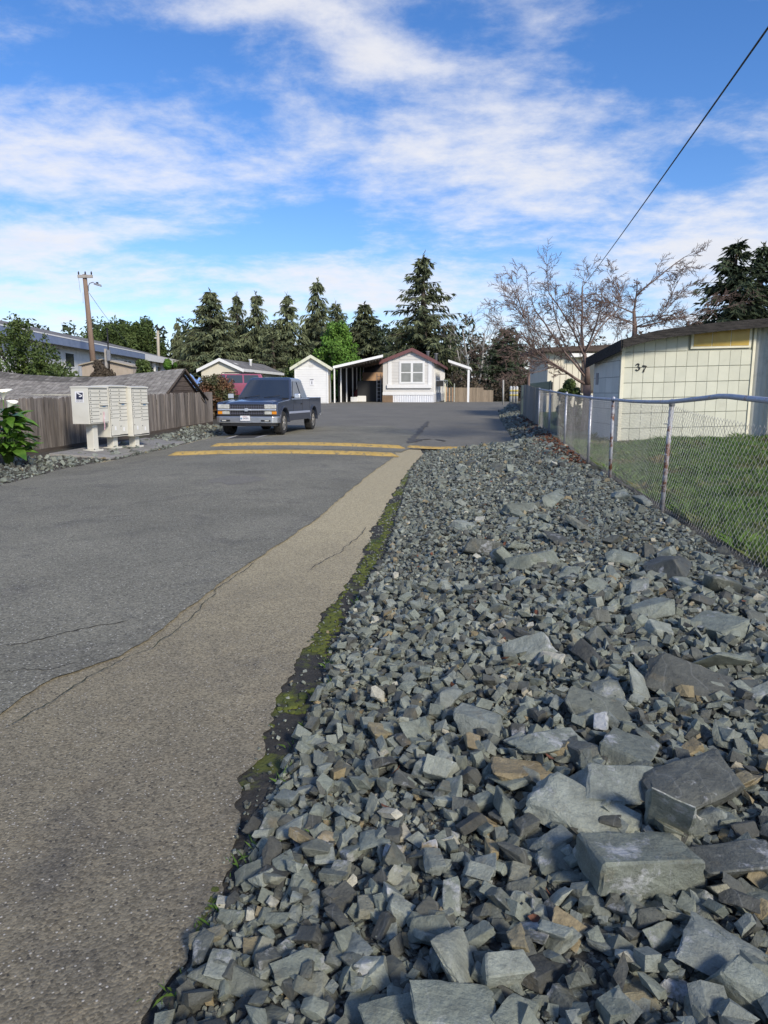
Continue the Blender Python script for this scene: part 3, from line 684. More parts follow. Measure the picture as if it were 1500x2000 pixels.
mass('gravel_verge', scatter(1500, 1.1, 14, lambda y: x_tan(y) + .0, lambda y: x_gr(y) + .1, (.008, .03), .4, (0, .3)), 'stray chips of stone on the mossy road edge').name = 'gravel'

# moss cushions, grass tufts, fallen leaves
def mossbits():
    n = 2600; y = 1.3 + 12 * rng.uniform(0, 1, n) ** 1.3; t = rng.beta(2, 2.4, n); x = x_tan(y) + (x_gr(y) - x_tan(y)) * t
    keep = np.array([mnoise.noise(Vector((a * 3.2, b * 1.6, 4))) > (.15 if b < 3.0 else -.16) for a, b in zip(x, y)]); x, y = x[keep], y[keep]; Vs = []; Ts = []; off = 0
    V0, T0 = LOW[0][0] * np.array([1, 1, .5]), LOW[0][1]
    V1, T1 = HIV
    for a, b in zip(x, y):
        s = random.uniform(.012, .045); th = random.uniform(0, 6.3); c, s_ = math.cos(th), math.sin(th)
        W = (V1 @ np.array([[c, s_, 0], [-s_, c, 0], [0, 0, .36]])) * s + np.array([a, b, gzf(a, b) - .004]); Vs.append(W); Ts.append(T1 + off); off += len(V1)
    return np.concatenate(Vs), np.concatenate(Ts)
def ico():
    b = bmesh.new(); bmesh.ops.create_icosphere(b, subdivisions=2, radius=.5)
    for v_ in b.verts: v_.co *= 1 + .25 * mnoise.noise(v_.co * 6)
    V = np.array([v_.co[:] for v_ in b.verts]); T = np.array([[q.index for q in f.verts] for f in b.faces]); b.free(); return V, T
HIV = ico()
V, T = mossbits(); tag(link('moss', raw_mesh('moss', V, T, M['moss'], smooth=True)), 'yellow green moss along the crumbling road edge', 'moss', kind='stuff')
def blades(x, y, h, lean, wd, zoff=0.0):
    n = len(x); th = rng.uniform(0, 2 * np.pi, n); ln = rng.normal(0, lean, (n, 2)) * h[:, None]; z = gz(x, y) + zoff
    dx = np.cos(th) * wd; dy = np.sin(th) * wd
    a = np.stack([x - dx, y - dy, z], 1); b = np.stack([x + dx, y + dy, z], 1)
    m1 = np.stack([x + ln[:, 0] * .35 + dx * .7, y + ln[:, 1] * .35 + dy * .7, z + h * .6], 1); t = np.stack([x + ln[:, 0], y + ln[:, 1], z + h], 1)
    V = np.stack([a, b, m1, t], 1).reshape(-1, 3); i_ = np.arange(n)[:, None] * 4
    return V, np.concatenate([i_ + np.array([0, 1, 2]), i_ + np.array([0, 2, 3])])
n = 90000; y = 2.6 + 16.5 * rng.uniform(0, 1, n) ** .9; x = xf(y) + .12 + 7.5 * rng.uniform(0, 1, n) ** 1.2
kp = ~((x > 5.5) & (y > 16.95)); x, y = x[kp], y[kp]
V, T = blades(x, y, rng.uniform(.03, .085, len(x)) * np.clip(1 + 1.6 * np.array([mnoise.noise(Vector((a * 1.7, b * 1.7, 3))) for a, b in zip(x, y)]) + 1.2 * np.exp(-(x - xf(y)) / .18), .5, 3), .55, .0038)
tag(link('grass', raw_mesh('grass', V, T, M['grass'])), 'mown green lawn behind the chain-link fence', 'grass', kind='stuff')
tx, ty = [], []
for (u, v) in [(625, 1640), (520, 1640), (428, 1785), (470, 1690), (600, 1440), (575, 1455), (640, 1300), (690, 1225), (410, 1935), (650, 1345), (735, 1060), (330, 1960), (700, 1180), (560, 1520)]:
    a, b = G0(u, v)
    for _ in range(15): tx.append(a + random.gauss(0, .025)); ty.append(b + random.gauss(0, .03))
V, T = blades(np.array(tx), np.array(ty), rng.uniform(.015, .05, len(tx)), .6, .0018)
tag(link('grass', raw_mesh('grass', V, T, M['grass'])), 'little green grass tufts sprouting along the road edge', 'grass', kind='stuff')
def leaves(pts, size, label):
    Vs = []; Ts = []; off = 0
    for (a, b, zz) in pts:
        s = random.uniform(*size); rot = (Matrix.Rotation(random.uniform(0, 6.3), 3, 'Z') @ Matrix.Rotation(random.gauss(0, .5), 3, 'X') @ Matrix.Rotation(random.gauss(0, .5), 3, 'Y'))
        base_ = [(-.5, 0, .08), (-.2, .24, 0), (.15, .25, .06), (.5, 0, .14), (.15, -.25, .05), (-.2, -.24, 0), (0, 0, -.06)]
        Vs += [tuple(rot @ Vector(q) * s + Vector((a, b, zz))) for q in base_]; Ts += [(off + k, off + (k + 1) % 6, off + 6) for k in range(6)]; off += 7
    tag(link('fallen_leaves', raw_mesh('fallen_leaves', np.array(Vs), np.array(Ts), M['deadleaf'])), label, 'leaves', kind='stuff')
pl = []
for _ in range(1100):
    y_ = random.uniform(13, 31); x_ = float(xf(y_)) - abs(random.gauss(0, .28)) - .05; pl.append((x_, y_, gzf(x_, y_) + random.uniform(.02, .09)))
leaves(pl, (.05, .10), 'rust brown fallen leaves drifted against the fence foot')
pl = []
for _ in range(90):
    y_ = 1.5 + 10 * random.random() ** 1.2; x_ = random.uniform(float(x_gr(y_)) + .3, float(xf(y_))); pl.append((x_, y_, gzf(x_, y_) + random.uniform(.03, .07)))
leaves(pl, (.025, .05), 'scattered orange brown leaves among the stones')

# ================================================================ board fence on the left
FL = [(-7.85, 11.5), (-7.63, 14.5), (-7.44, 17.8), (-6.55, 27.6)]
def fl(y): return float(np.interp(y, [p[1] for p in FL], [p[0] for p in FL]))
def flz(y): return float(np.interp(y, [11, 14.5, 17.8, 27.8], [.14, .16, .18, .30]))
fence = thing('board_fence', 'long weathered grey board fence with dog-eared tops behind the mailboxes', 'fence', (fl(14), 14, 0))
FO = Vector((fl(14), 14, 0))
bw = .138; bm_list = []
for k in range(6):
    h = 1.12 + random.uniform(-.015, .015); m_ = MB(); wd = bw * random.uniform(.94, .99)
    m_.prism([(-wd / 2, 0), (wd / 2, 0), (wd / 2, h - .035), (wd / 2 - .032, h), (-wd / 2 + .032, h), (-wd / 2, h - .035)], 'y', -.009, .009)
    bm_list.append(m_.mesh('board', M['wood']))
y = 11.6; k = 0
while y < 27.5:
    x = fl(y); d = Vector((fl(y + .1) - x, .1, 0)).normalized()
    o = link('board', bm_list[k % 6], fence); o.location = Vector((x, y, flz(y) + random.uniform(-.012, .012))) - FO
    o.rotation_euler = (random.gauss(0, .012), random.gauss(0, .01), math.atan2(d.y, d.x) + random.gauss(0, .03)); y += bw * d.y; k += 1
for y0, y1, hz_ in [(11.6, 27.4, .25), (11.6, 27.4, .85)]:
    m_ = MB(); pts = [Vector((fl(q) - .05, q, flz(q) + hz_)) - FO for q in np.linspace(y0, y1, 10)]
    for a, b in zip(pts, pts[1:]): m_.tube([a, b], .03, 4)
    m_.build('rail', M['wood'], fence)
for q in np.arange(12.3, 27.5, 2.4):
    m_ = MB(); m_.bb(-.045, .045, -.045, .045, -.25, 1.02); o = m_.build('post', M['wood'], fence); o.location = Vector((fl(q) - .11, q, flz(q))) - FO
for (q0, q1) in [(11.6, 14.6), (14.62, 17.6), (17.62, 20.6), (20.62, 23.8), (23.82, 27.4)]:
    m_ = MB(); a = Vector((fl(q0), q0, flz(q0))) - FO; b = Vector((fl(q1), q1, flz(q1))) - FO
    t = Vector((.03, 0, 0)); dn = Vector((0, 0, -.22)); up = Vector((0, 0, .004))
    m_.add([a + up - t, b + up - t, b + up + t, a + up + t, a + dn - t, b + dn - t, b + dn + t, a + dn + t], [(0, 1, 2, 3), (4, 7, 6, 5), (0, 4, 5, 1), (3, 2, 6, 7), (0, 3, 7, 4), (1, 5, 6, 2)])
    m_.build('kickboard', M['kick'], fence)

# ================================================================ mailboxes
def arrow_tube(pts, r): return MB().tube(pts, r, 6)
def cluster_box(label, u, v, rz, W, D, z0, z1, rows, group, decal=False, tape=False, extra=None):
    x, y = G0(u, v); zb = .06
    t = thing('cluster_mailbox', label, 'mailbox', (x, y, gzf(x, y)), rz, group)
    m_ = MB(); m_.bb(-D / 2, D / 2, -W / 2, W / 2, z0, z1); m_.build('cabinet', M['mailbox'], t, .008)
    m_ = MB(); m_.prism([(-D / 2 - .012, z1 + .002), (D / 2 + .03, z1 + .002), (D / 2 + .03, z1 + .028), (D / 2 - .08, z1 + .045), (-D / 2 - .012, z1 + .035)], 'y', -W / 2 - .012, W / 2 + .012); m_.build('roof_cap', M['mailbox'], t, .006)
    m_ = MB(); m_.bb(-.095, .095, -.095, .095, zb + .012, z0 - .001); m_.build('pedestal', M['mailbox'], t, .008)
    m_ = MB(); m_.bb(-.17, .17, -.17, .17, zb - .03, zb + .012); bp = m_.build('base_plate', M['mailbox'], t, .005)
    m_ = MB()
    for sx in (-1, 1):
        for sy in (-1, 1): m_.tube([(sx * .13, sy * .13, zb + .01), (sx * .13, sy * .13, zb + .035)], .014, 6)
    m_.build('anchor_bolt', M['lock'], bp)
    fx = D / 2 + .002; cw = (W - .05) / 2
    for c in range(2):
        yc = -W / 2 + .025 + cw * (c + .5)
        zt = z1 - .03
        for (kind, h) in rows[c]:
            m_ = MB(); g = .005; m_.bb(fx, fx + .010, yc - cw / 2 + g, yc + cw / 2 - g, zt - h + g, zt - g)
            d = m_.build({'d': 'door', 's': 'outgoing_slot', 'p': 'parcel_door'}[kind], M['mailbox'], t, .002)
            if kind in 'dp':
                m_ = MB(); zz = zt - h / 2 if kind == 'd' else zt - h * .4
                m_.tube([(fx + .008, yc - cw / 2 + .045, zz), (fx + .02, yc - cw / 2 + .045, zz)], .013, 8); m_.build('lock', M['lock'], d)
                if kind == 'p':
                    m_ = MB(); m_.bb(fx + .0105, fx + .0125, yc - .04, yc + .03, zz - .13, zz - .03); m_.build('key_label', M['whitetrim'], d)
            else:
                m_ = MB(); m_.prism([(fx + .006, zt - .012), (fx + .05, zt - .03), (fx + .05, zt - .022), (fx + .006, zt - .002)], 'y', yc - cw / 2 + .01, yc + cw / 2 - .01); m_.build('slot_hood', M['mailbox'], d)
                m_ = MB(); m_.bb(fx + .0105, fx + .0125, yc - .05, yc + .075, zt - h + .025, zt - .045); m_.build('slot_label', M['slotblue'], d)
            zt -= h
    m_ = MB(); m_.bb(fx - .0015, fx + .001, -W / 2 + .02, W / 2 - .02, z0 + .02, z1 - .025); m_.build('frame', M['darkgap'], t)
    return t
rd = lambda n, h: [('d', h)] * n
G_ = 'cluster mailboxes by the road'
h = .088
b1 = cluster_box('nearest cream cluster mailbox with the blue eagle sticker on its side', 183, 891, R(-13), .78, .46, .70, 1.55, [rd(9, .0885), rd(4, .0885) + [('s', .10), ('p', .34)]], G_)
b2 = cluster_box('middle cream cluster mailbox, its cabinet hanging lower than the first', 221, 885, R(-13), .78, .46, .34, 1.585, [rd(4, .085) + rd(4, .10) + [('p', .44)], rd(4, .085) + [('s', .11)] + rd(4, .09) + [('p', .36)]], G_)
b3 = cluster_box('farthest cream cluster mailbox, at the pickup end of the row', 256, 879, R(-13), .78, .46, .34, 1.585, [rd(4, .085) + rd(4, .10) + [('p', .44)], rd(4, .085) + [('s', .11)] + rd(4, .09) + [('p', .36)]], G_)
for q_ in (b1, b2, b3): q_.scale = (.91, .91, .91)
b3.location = Vector(b2.location) + Vector((.27, .69, 0)); b3.location.z = gzf(b3.location.x, b3.location.y)
# sticker on the near side (facing -Y local): white sheet, navy field, white eagle sweep, grey lettering
st = MB(); yy = -.78 / 2 - .004; st.bb(-.115, .115, yy, yy + .003, 1.21, 1.47); sticker = st.build('postal_sticker', M['decalwhite'], b1)
st = MB(); st.prism([(-.085, 1.28), (.09, 1.28), (.10, 1.44), (-.072, 1.44)], 'y', yy - .002, yy - .001); st.build('navy_field', M['decalblue'], sticker)
st = MB(); e = yy - .004
st.prism([(-.072, 1.436), (-.02, 1.436), (.085, 1.375), (.072, 1.362), (.03, 1.383), (-.02, 1.40)], 'y', e, e + .001)
st.prism([(-.08, 1.293), (.085, 1.358), (.07, 1.37), (-.005, 1.36), (-.012, 1.345), (.03, 1.338)], 'y', e, e + .001); st.build('eagle_head', M['decalwhite'], sticker)
def text(name, body, size, m, parent, loc, rot, align='CENTER', ext=.0008):
    c = bpy.data.curves.new(name, 'FONT'); c.body = body; c.size = size; c.align_x = align; c.extrude = ext; c.materials.append(m)
    dg = bpy.data.objects.new(name, c); COL.objects.link(dg); me = dg.to_mesh().copy(); bpy.data.objects.remove(dg)
    o = link(name, me, parent); o.location = loc; o.rotation_euler = rot
    if not me.materials: me.materials.append(m)
    return o
text('lettering', 'UNITED STATES', .0235, M['decalgrey'], sticker, (0, yy - .0015, 1.251), (R(90), 0, 0))
text('lettering', 'POSTAL SERVICE', .0235, M['decalgrey'], sticker, (0, yy - .0015, 1.226), (R(90), 0, 0))
m_ = MB(); fx = .46 / 2 + .02
pts = [(fx + .01, .14 + .012 * math.sin(q * 1.3), .98 - q * .055) for q in range(9)]
V = []; Q = []
for k, p in enumerate(pts): V += [(p[0] + .004 * (k % 2), p[1] - .018, p[2]), (p[0], p[1] + .018, p[2])]
m_.add(V, [(2 * k, 2 * k + 1, 2 * k + 3, 2 * k + 2) for k in range(8)]); m_.build('ribbon_tape', M['pink'], b1)
# concrete pad
x0, y0 = G0(150, 893); x1, y1 = G0(262, 878)
m_ = MB(); m_.add([(-6.95, 14.7, .0), (-5.75, 14.9, .0), (-5.45, 19.6, .0), (-6.65, 19.8, .0), (-6.95, 14.7, .165), (-5.75, 14.9, .06), (-5.5, 19.6, .075), (-6.65, 19.8, .165)], [(0, 3, 2, 1), (4, 5, 6, 7), (0, 1, 5, 4), (1, 2, 6, 5), (2, 3, 7, 6), (3, 0, 4, 7)])
m_.build('concrete_pad', M['concrete'], None, .02)['kind'] = 'structure'

# ================================================================ arum lily at the left edge
lily = thing('arum_lily', 'leafy green arum lily with white blooms against the board fence', 'plant', (-6.88, 13.0, .1))
m_ = MB(); V = []; 
def leaf_mesh():
    V = []; Q = []
    n = 8
    for k in range(n + 1):
        t = k / n; w_ = .5 * math.sin(math.pi * min(1, t * .92 + .08)) ** .8 * (1 - t * .35) * (1 if t < .98 else .02); z = -.35 * t * t + .1 * t
        for s in (-1, -.5, 0, .5, 1): V.append((t, s * w_ * .55, z + .10 * abs(s) * w_ + .02 * math.sin(t * 14 + s * 3)))
    for k in range(n):
        for j in range(4): a = k * 5 + j; Q.append((a, a + 1, a + 6, a + 5))
    return V, Q
LV, LQ = leaf_mesh(); lm = raw_mesh('leaf', np.array(LV), np.array(LQ), M['lily'], smooth=True)
for k in range(125):
    th = random.uniform(0, 6.3); h = random.uniform(.15, 1.0); r_ = random.uniform(.02, .26) * (1.2 - h * .5)
    o = link('leaf', lm, lily); o.location = (r_ * math.cos(th), r_ * math.sin(th), h); o.rotation_euler = (random.gauss(0, .3), random.uniform(-.5, .5) - .15, th + random.gauss(0, .4)); s = random.uniform(.22, .44); o.scale = (s, s, s)
m_ = MB()
for k in range(40):
    th = random.uniform(0, 6.3); m_.tube([(.05 * math.cos(th), .05 * math.sin(th), 0), (.16 * math.cos(th), .16 * math.sin(th), .4), (.2 * math.cos(th), .2 * math.sin(th), random.uniform(.5, .9))], .009, 5)
m_.build('stems', M['lily'], lily)
for (dx, dy, dz, rz) in [(.04, -.08, 1.18, .4), (.13, -.12, .98, 1.4), (-.12, -.1, 1.05, 2.2)]:
    V = []; Q = []
    for k in range(7):
        t = k / 6; r_ = .012 + .06 * t ** 1.6
        for j in range(10):
            a = 2 * math.pi * j / 10; fl_ = 1 + .5 * t * max(0, math.cos(a)); V.append((r_ * math.cos(a) * fl_, r_ * math.sin(a), .13 * t + .05 * t * max(0, math.cos(a))))
    for k in range(6):
        for j in range(10): Q.append((k * 10 + j, k * 10 + (j + 1) % 10, (k + 1) * 10 + (j + 1) % 10, (k + 1) * 10 + j))
    f = link('bloom', raw_mesh('bloom', np.array(V), np.array(Q), M['petal'], smooth=True), lily); f.location = (dx, dy, dz); f.rotation_euler = (.35, .2, rz); f.scale = (1.25,) * 3
    m_ = MB(); m_.tube([(0, 0, .03), (0, 0, .12)], [.011, .007], 6); m_.build('spadix', M['spadix'], f)
    m_ = MB(); m_.tube([(dx, dy, dz), (dx * .7, dy * .7, dz - .5), (0, 0, .2)], .008, 5); m_.build('stalk', M['lily'], lily)

# ================================================================ pickup truck
tr = thing('pickup_truck', 'dark blue extended-cab pickup with chrome grille bar parked by the fence', 'truck', (*G0(498, 853), 0), R(-9))
fx_, fy_ = G0(499, 852); tr.location = (fx_, fy_, gzf(fx_, fy_) + .015)
tr.rotation_euler = (R(-.45), 0, R(-9))
WB, RW, HWD = 3.64, .385, .985
def arch(cy, r, n=9): return [(cy + r * math.cos(math.pi * k / n), .40 + r * math.sin(math.pi * k / n)) for k in range(n + 1)]  # from +y to -y
AR = .475
prof_side = ([(-.72, .50), (-.72, .98), (-.60, 1.045), (.2, 1.10), (1.0, 1.145), (3.08, 1.165), (3.10, 1.20), (4.78, 1.205), (4.80, .62), (4.45, .55)] + arch(WB, AR) + [(2.9, .44), (.9, .44)] + arch(0, AR) + [(-.62, .48)])
for s in (-1, 1):
    m_ = MB(); m_.prism(prof_side, 'x', s * .80, s * HWD); o = m_.build('body_side', M['paint'], tr, .05)
# lower rocker band, greyer
    m_ = MB(); m_.prism([(.52, .445), (3.12, .445), (3.14, .66), (.50, .66)], 'x', s * (HWD + .001), s * (HWD + .010)); m_.build('rocker_panel', M['paint2'], tr, .004)
    m_ = MB(); m_.bb(min(s * (HWD + .002), s * (HWD + .022)), max(s * (HWD + .002), s * (HWD + .022)), .52, 3.10, .665, .735); m_.build('side_moulding', M['moulding'], tr, .006)
    m_ = MB()
    for cy in (0, WB):
        outer = [(cy + (AR + .05) * math.cos(math.pi * k / 12), .40 + (AR + .05) * math.sin(math.pi * k / 12)) for k in range(13)]; inner = [(cy + AR * math.cos(math.pi * k / 12), .40 + AR * math.sin(math.pi * k / 12)) for k in range(13)][::-1]
        m_.prism(outer + inner, 'x', s * (HWD - .02), s * (HWD + .03))
    m_.build('wheel_arch', M['paint2'], tr, .008)
# inner body between the sides
m_ = MB(); m_.bb(-.80, .80, -.60, .95, .62, 1.00); m_.bb(-.80, .80, .55, 3.06, .42, 1.14); m_.bb(-.80, .80, 3.1, 4.74, .62, .72); m_.bb(-.80, .80, 3.08, 3.16, .7, 1.19); m_.build('chassis', M['blackplastic'], tr)
m_ = MB(); m_.bb(-.93, .93, 4.70, 4.78, .66, 1.2); m_.build('tailgate', M['paint'], tr, .02)
# hood: lofted, crowned
V = []; Q = []; st_ = [(-.70, .985, .80), (-.66, 1.03, .84), (-.45, 1.075, .88), (0, 1.125, .90), (.5, 1.165, .90), (.98, 1.185, .88)]
xs = [-1, -.82, -.78, -.4, 0, .4, .78, .82, 1]
for (yy_, zz, hw) in st_:
    for t in xs: V.append((t * hw, yy_, zz - .055 * abs(t) ** 4 - (.02 if abs(t) > .8 else 0)))
nc = len(xs)
for k in range(len(st_) - 1):
    for j in range(nc - 1): Q.append((k * nc + j, k * nc + j + 1, (k + 1) * nc + j + 1, (k + 1) * nc + j))
V2 = [(a, b, c - .12) for a, b, c in V]; n_ = len(V)
Q += [tuple(q + n_ for q in reversed(f)) for f in Q]
Q += [(j + 1, j, j + n_, j + 1 + n_) for j in range(nc - 1)]
hood = link('hood', raw_mesh('hood', np.array(V + V2), np.array(Q), M['paint'], smooth=True), tr); hood.data.set_sharp_from_angle(angle=R(40))
# cab
belt, roof_z = 1.145, 1.84; A0, A1 = .92, 1.62; B0, B1 = 3.05, 2.88; wb_, wr_ = .945, .73
m_ = MB(); rv = [(-wr_, A1, roof_z - .05), (wr_, A1, roof_z - .05), (wr_, B1, roof_z - .05), (-wr_, B1, roof_z - .05), (-wr_ + .07, A1 + .12, roof_z + .02), (wr_ - .07, A1 + .12, roof_z + .02), (wr_ - .07, B1 - .1, roof_z + .01), (-wr_ + .07, B1 - .1, roof_z + .01)]
m_.add(rv, [(0, 3, 2, 1), (4, 5, 6, 7), (0, 1, 5, 4), (1, 2, 6, 5), (2, 3, 7, 6), (3, 0, 4, 7)]); m_.build('cab_roof', M['paint'], tr, .035)
def lerp(a, b, t): return tuple(a[i] + (b[i] - a[i]) * t for i in range(3))
m_ = MB(); cv = [(-wb_, A0, belt - .03), (wb_, A0, belt - .03), (wb_, B0, belt - .03), (-wb_, B0, belt - .03), (-wr_, A1, roof_z - .03), (wr_, A1, roof_z - .03), (wr_, B1, roof_z - .03), (-wr_, B1, roof_z - .03)]
m_.add(cv, [(0, 3, 2, 1), (4, 5, 6, 7), (0, 1, 5, 4), (1, 2, 6, 5), (2, 3, 7, 6), (3, 0, 4, 7)]); m_.build('cab', M['paint'], tr, .03)
for s in (-1, 1):
    a0, a1 = (s * wb_, A0, belt - .01), (s * wr_, A1, roof_z - .03); b0, b1 = (s * wb_, B0, belt - .01), (s * wr_, B1, roof_z - .03)
    mid0, mid1 = (s * wb_, 2.12, belt - .01), (s * wr_, 2.12, roof_z - .03)
    def pane(p, q, r_, t_, m=M['carglass'], nm='side_window'):
        MB().add([p, q, r_, t_], [(0, 1, 2, 3)]).build(nm, m, tr)
    off = lambda p: (p[0] + s * .012, p[1], p[2])
    pane(off((s * (wb_ - .015), A0 + .16, belt + .03)), off((s * (wb_ - .015), 2.06, belt + .03)), off((s * (wr_ + .025), 2.06, roof_z - .10)), off((s * (wr_ + .025), A1 + .10, roof_z - .10)))
    pane(off((s * (wb_ - .015), 2.18, belt + .03)), off((s * (wb_ - .015), B0 - .16, belt + .03)), off((s * (wr_ + .025), B1 - .13, roof_z - .10)), off((s * (wr_ + .025), 2.18, roof_z - .10)))
    # door seams and handle
    m_ = MB()
    for q in (1.02, 2.14, 3.09): m_.bb(min(s * HWD, s * (HWD + .002)), max(s * HWD, s * (HWD + .002)), q - .006, q + .006, .47, 1.12)
    m_.build('door_seam', M['darkgap'], tr)
    m_ = MB(); m_.bb(min(s * HWD, s * (HWD + .03)), max(s * HWD, s * (HWD + .03)), 1.92, 2.07, .96, .995); m_.build('door_handle', M['blackplastic'], tr, .006)
    # mirrors
    mr_ = MB(); mr_.box((s * 1.14, .98, 1.235), (.20, .10, .155)); mi_ = mr_.build('mirror', M['chrome'] if s > 0 else M['blackplastic'], tr, .03)
    MB().bb(min(s * .93, s * 1.06), max(s * .93, s * 1.06), .97, 1.03, 1.16, 1.22).build('mirror_arm', M['blackplastic'], mi_)
    if s < 0: MB().add([(-1.235, .925, 1.165), (-1.045, .925, 1.165), (-1.045, .925, 1.305), (-1.235, .925, 1.305)], [(0, 1, 2, 3)]).build('mirror_shell', M['chrome'], mi_)
ws = [(-.86, A0 + .01, belt + .03), (.86, A0 + .01, belt + .03), (.67, A1 - .06, roof_z - .07), (-.67, A1 - .06, roof_z - .07)]
def curved_pane(q, bow, nm, m):
    V = []; n_ = 8
    for j in range(2):
        for k in range(n_ + 1):
            t = k / n_; p = lerp(q[0], q[1], t) if j == 0 else lerp(q[3], q[2], t); V.append((p[0], p[1] - bow * (1 - (2 * t - 1) ** 2), p[2]))
    return link(nm, raw_mesh(nm, np.array(V), np.array([(k, k + 1, n_ + 2 + k, n_ + 1 + k) for k in range(n_)]), m, smooth=True), tr)
wsh = curved_pane(ws, .07, 'windshield', M['carglass'])
for x0_, x1_ in ((-.62, -.12), (.05, .58)): MB().tube([(x0_, A0 - .10, belt + .035), (x1_, A0 - .03, belt + .11)], .009, 5).build('wiper', M['blackplastic'], wsh)
MB().bb(-.84, .84, .80, .96, 1.13, 1.165).build('cowl', M['blackplastic'], tr)
MB().add([(-.8, B0 + .005, belt + .05), (.8, B0 + .005, belt + .05), (.64, B1 + .03, roof_z - .1), (-.64, B1 + .03, roof_z - .1)], [(0, 1, 2, 3)]).build('rear_window', M['carglass'], tr)
MB().box((0, 1.47, 1.70), (.20, .02, .05)).build('rear_view_mirror', M['decalgrey'], tr)
# front end
gr = MB().bb(-.56, .56, -.735, -.68, .635, .975).build('grille', M['blackplastic'], tr)
m_ = MB()
for k in range(15): m_.bb(-.53 + k * .0757 - .006, -.53 + k * .0757 + .006, -.748, -.735, .655, .955)
for zz in (.70, .90): m_.bb(-.54, .54, -.745, -.737, zz - .008, zz + .008)
m_.build('grille_bars', M['decalgrey'], gr)
MB().bb(-.94, .94, -.775, -.71, .785, .835).build('chrome_bar', M['chrome'], gr, .01)
bt = MB(); bt.prism([(-.105, -.018), (-.045, -.018), (-.052, -.042), (.04, -.042), (.047, -.018), (.115, -.018), (.105, .018), (.045, .018), (.052, .042), (-.04, .042), (-.047, .018), (-.115, .018)], 'y', -.797, -.776)
o = bt.build('emblem', M['chrome'], gr, .003); o.location.z = .81; o.scale = (1.15, 1, 1.15)
for s in (-1, 1):
    a, b = sorted((s * .565, s * .945)); MB().bb(a, b, -.755, -.66, .845, .975).build('headlight', M['lamp'], tr, .02)
    a, b = sorted((s * .565, s * .80)); MB().bb(a, b, -.75, -.66, .665, .765).build('turn_lamp', M['lamp'], tr, .015)
    a, b = sorted((s * .802, s * .95)); MB().bb(a, b, -.745, -.62, .668, .762).build('turn_lamp', M['amber'], tr, .015)
    a, b = sorted((s * .50, s * .80)); MB().bb(a, b, -.905, -.87, .455, .505).build('fog_lamp_recess', M['blackplastic'], tr, .01)
    a, b = sorted((s * .62, s * .76)); MB().bb(a, b, -.912, -.89, .463, .497).build('fog_lamp', M['lamp'], tr, .008)
    a, b = sorted((s * .86, s * .975)); MB().bb(a, b, 4.72, 4.79, .72, 1.12).build('tail_lamp', M['redlens'], tr, .01)
m_ = MB(); bx_ = [(-1.0, -.55), (-.99, -.75), (-.86, -.865), (0, -.90), (.86, -.865), (.99, -.75), (1.0, -.55), (.9, -.55), (.88, -.72), (0, -.78), (-.88, -.72), (-.9, -.55)]
m_.prism(bx_, 'z', .40, .61); m_.build('front_bumper', M['bumper'], tr, .025)
m_ = MB(); m_.prism([(a * .99, b * 1.0 + .01) for a, b in bx_], 'z', .612, .65); m_.build('bumper_top_pad', M['blackplastic'], tr, .01)
m_ = MB(); m_.prism([(a * .93, b + .04) for a, b in bx_], 'z', .31, .398); m_.build('air_dam', M['blackplastic'], tr, .01)
MB().bb(-.95, .95, 4.80, 4.95, .52, .66).build('rear_bumper', M['bumper'], tr, .02)
pl_ = MB().bb(-.155, .155, -.925, -.912, .475, .63).build('license_plate', M['decalwhite'], tr, .004)
MB().tube([(-.115, -.9262, .545), (-.115, -.928, .545)], .03, 12).build('plate_emblem', M['slotblue'], pl_)
text('plate_number', '54281', .075, M['decalblue'], pl_, (.03, -.9275, .525), (R(90), 0, 0))
text('plate_lettering', 'California', .036, M['redlens'], pl_, (0, -.9275, .592), (R(90), 0, 0))
for cy in (0, WB):
    for s in (-1, 1):
        wg = bpy.data.objects.new('wheel', None); COL.objects.link(wg); wg.parent = tr; wg.location = (s * .84, cy, RW); wg.rotation_euler = (0, 0, R(90 if s > 0 else -90))
        # tyre: profile around the local Y axis
        V = []; Q = []; pr = [(.13, .22), (.135, .30), (.125, .35), (.09, .378), (0, .385), (-.09, .378), (-.125, .35), (-.135, .30), (-.13, .22)]; n_ = 32
        for k in range(n_):
            a = 2 * math.pi * k / n_
            for (yy_, r_) in pr:
                rr = r_ - (.008 if (k % 2 and r_ > .36) else 0); V.append((rr * math.cos(a), -yy_, rr * math.sin(a)))
        p_ = len(pr)
        for k in range(n_):
            for j in range(p_ - 1): Q.append((k * p_ + j, k * p_ + j + 1, ((k + 1) % n_) * p_ + j + 1, ((k + 1) % n_) * p_ + j))
        link('tyre', raw_mesh('tyre', np.array(V), np.array(Q), M['rubber']), wg)
        m_ = MB(); m_.tube([(0, -.10, 0), (0, -.02, 0)], .225, 24); m_.build('brake_disc', M['blackplastic'], wg)
        m_ = MB(); ro = [(.228 * math.cos(2 * math.pi * k / 24), .228 * math.sin(2 * math.pi * k / 24)) for k in range(24)]
        for k in range(24):
            a, b = ro[k], ro[(k + 1) % 24]; i1, i2 = (a[0] * .84, a[1] * .84), (b[0] * .84, b[1] * .84)
            m_.add([(a[0], -.128, a[1]), (b[0], -.128, b[1]), (i2[0], -.118, i2[1]), (i1[0], -.118, i1[1])], [(0, 1, 2, 3)])
        for k in range(5):
            a = 2 * math.pi * k / 5; rot = Matrix.Rotation(-a, 3, 'Y'); m_.box(rot @ Vector((.12, -.115, 0)), (.17, .03, .075), rot)
        m_.tube([(0, -.14, 0), (0, -.10, 0)], .065, 12); m_.build('rim', M['alloy'], wg)

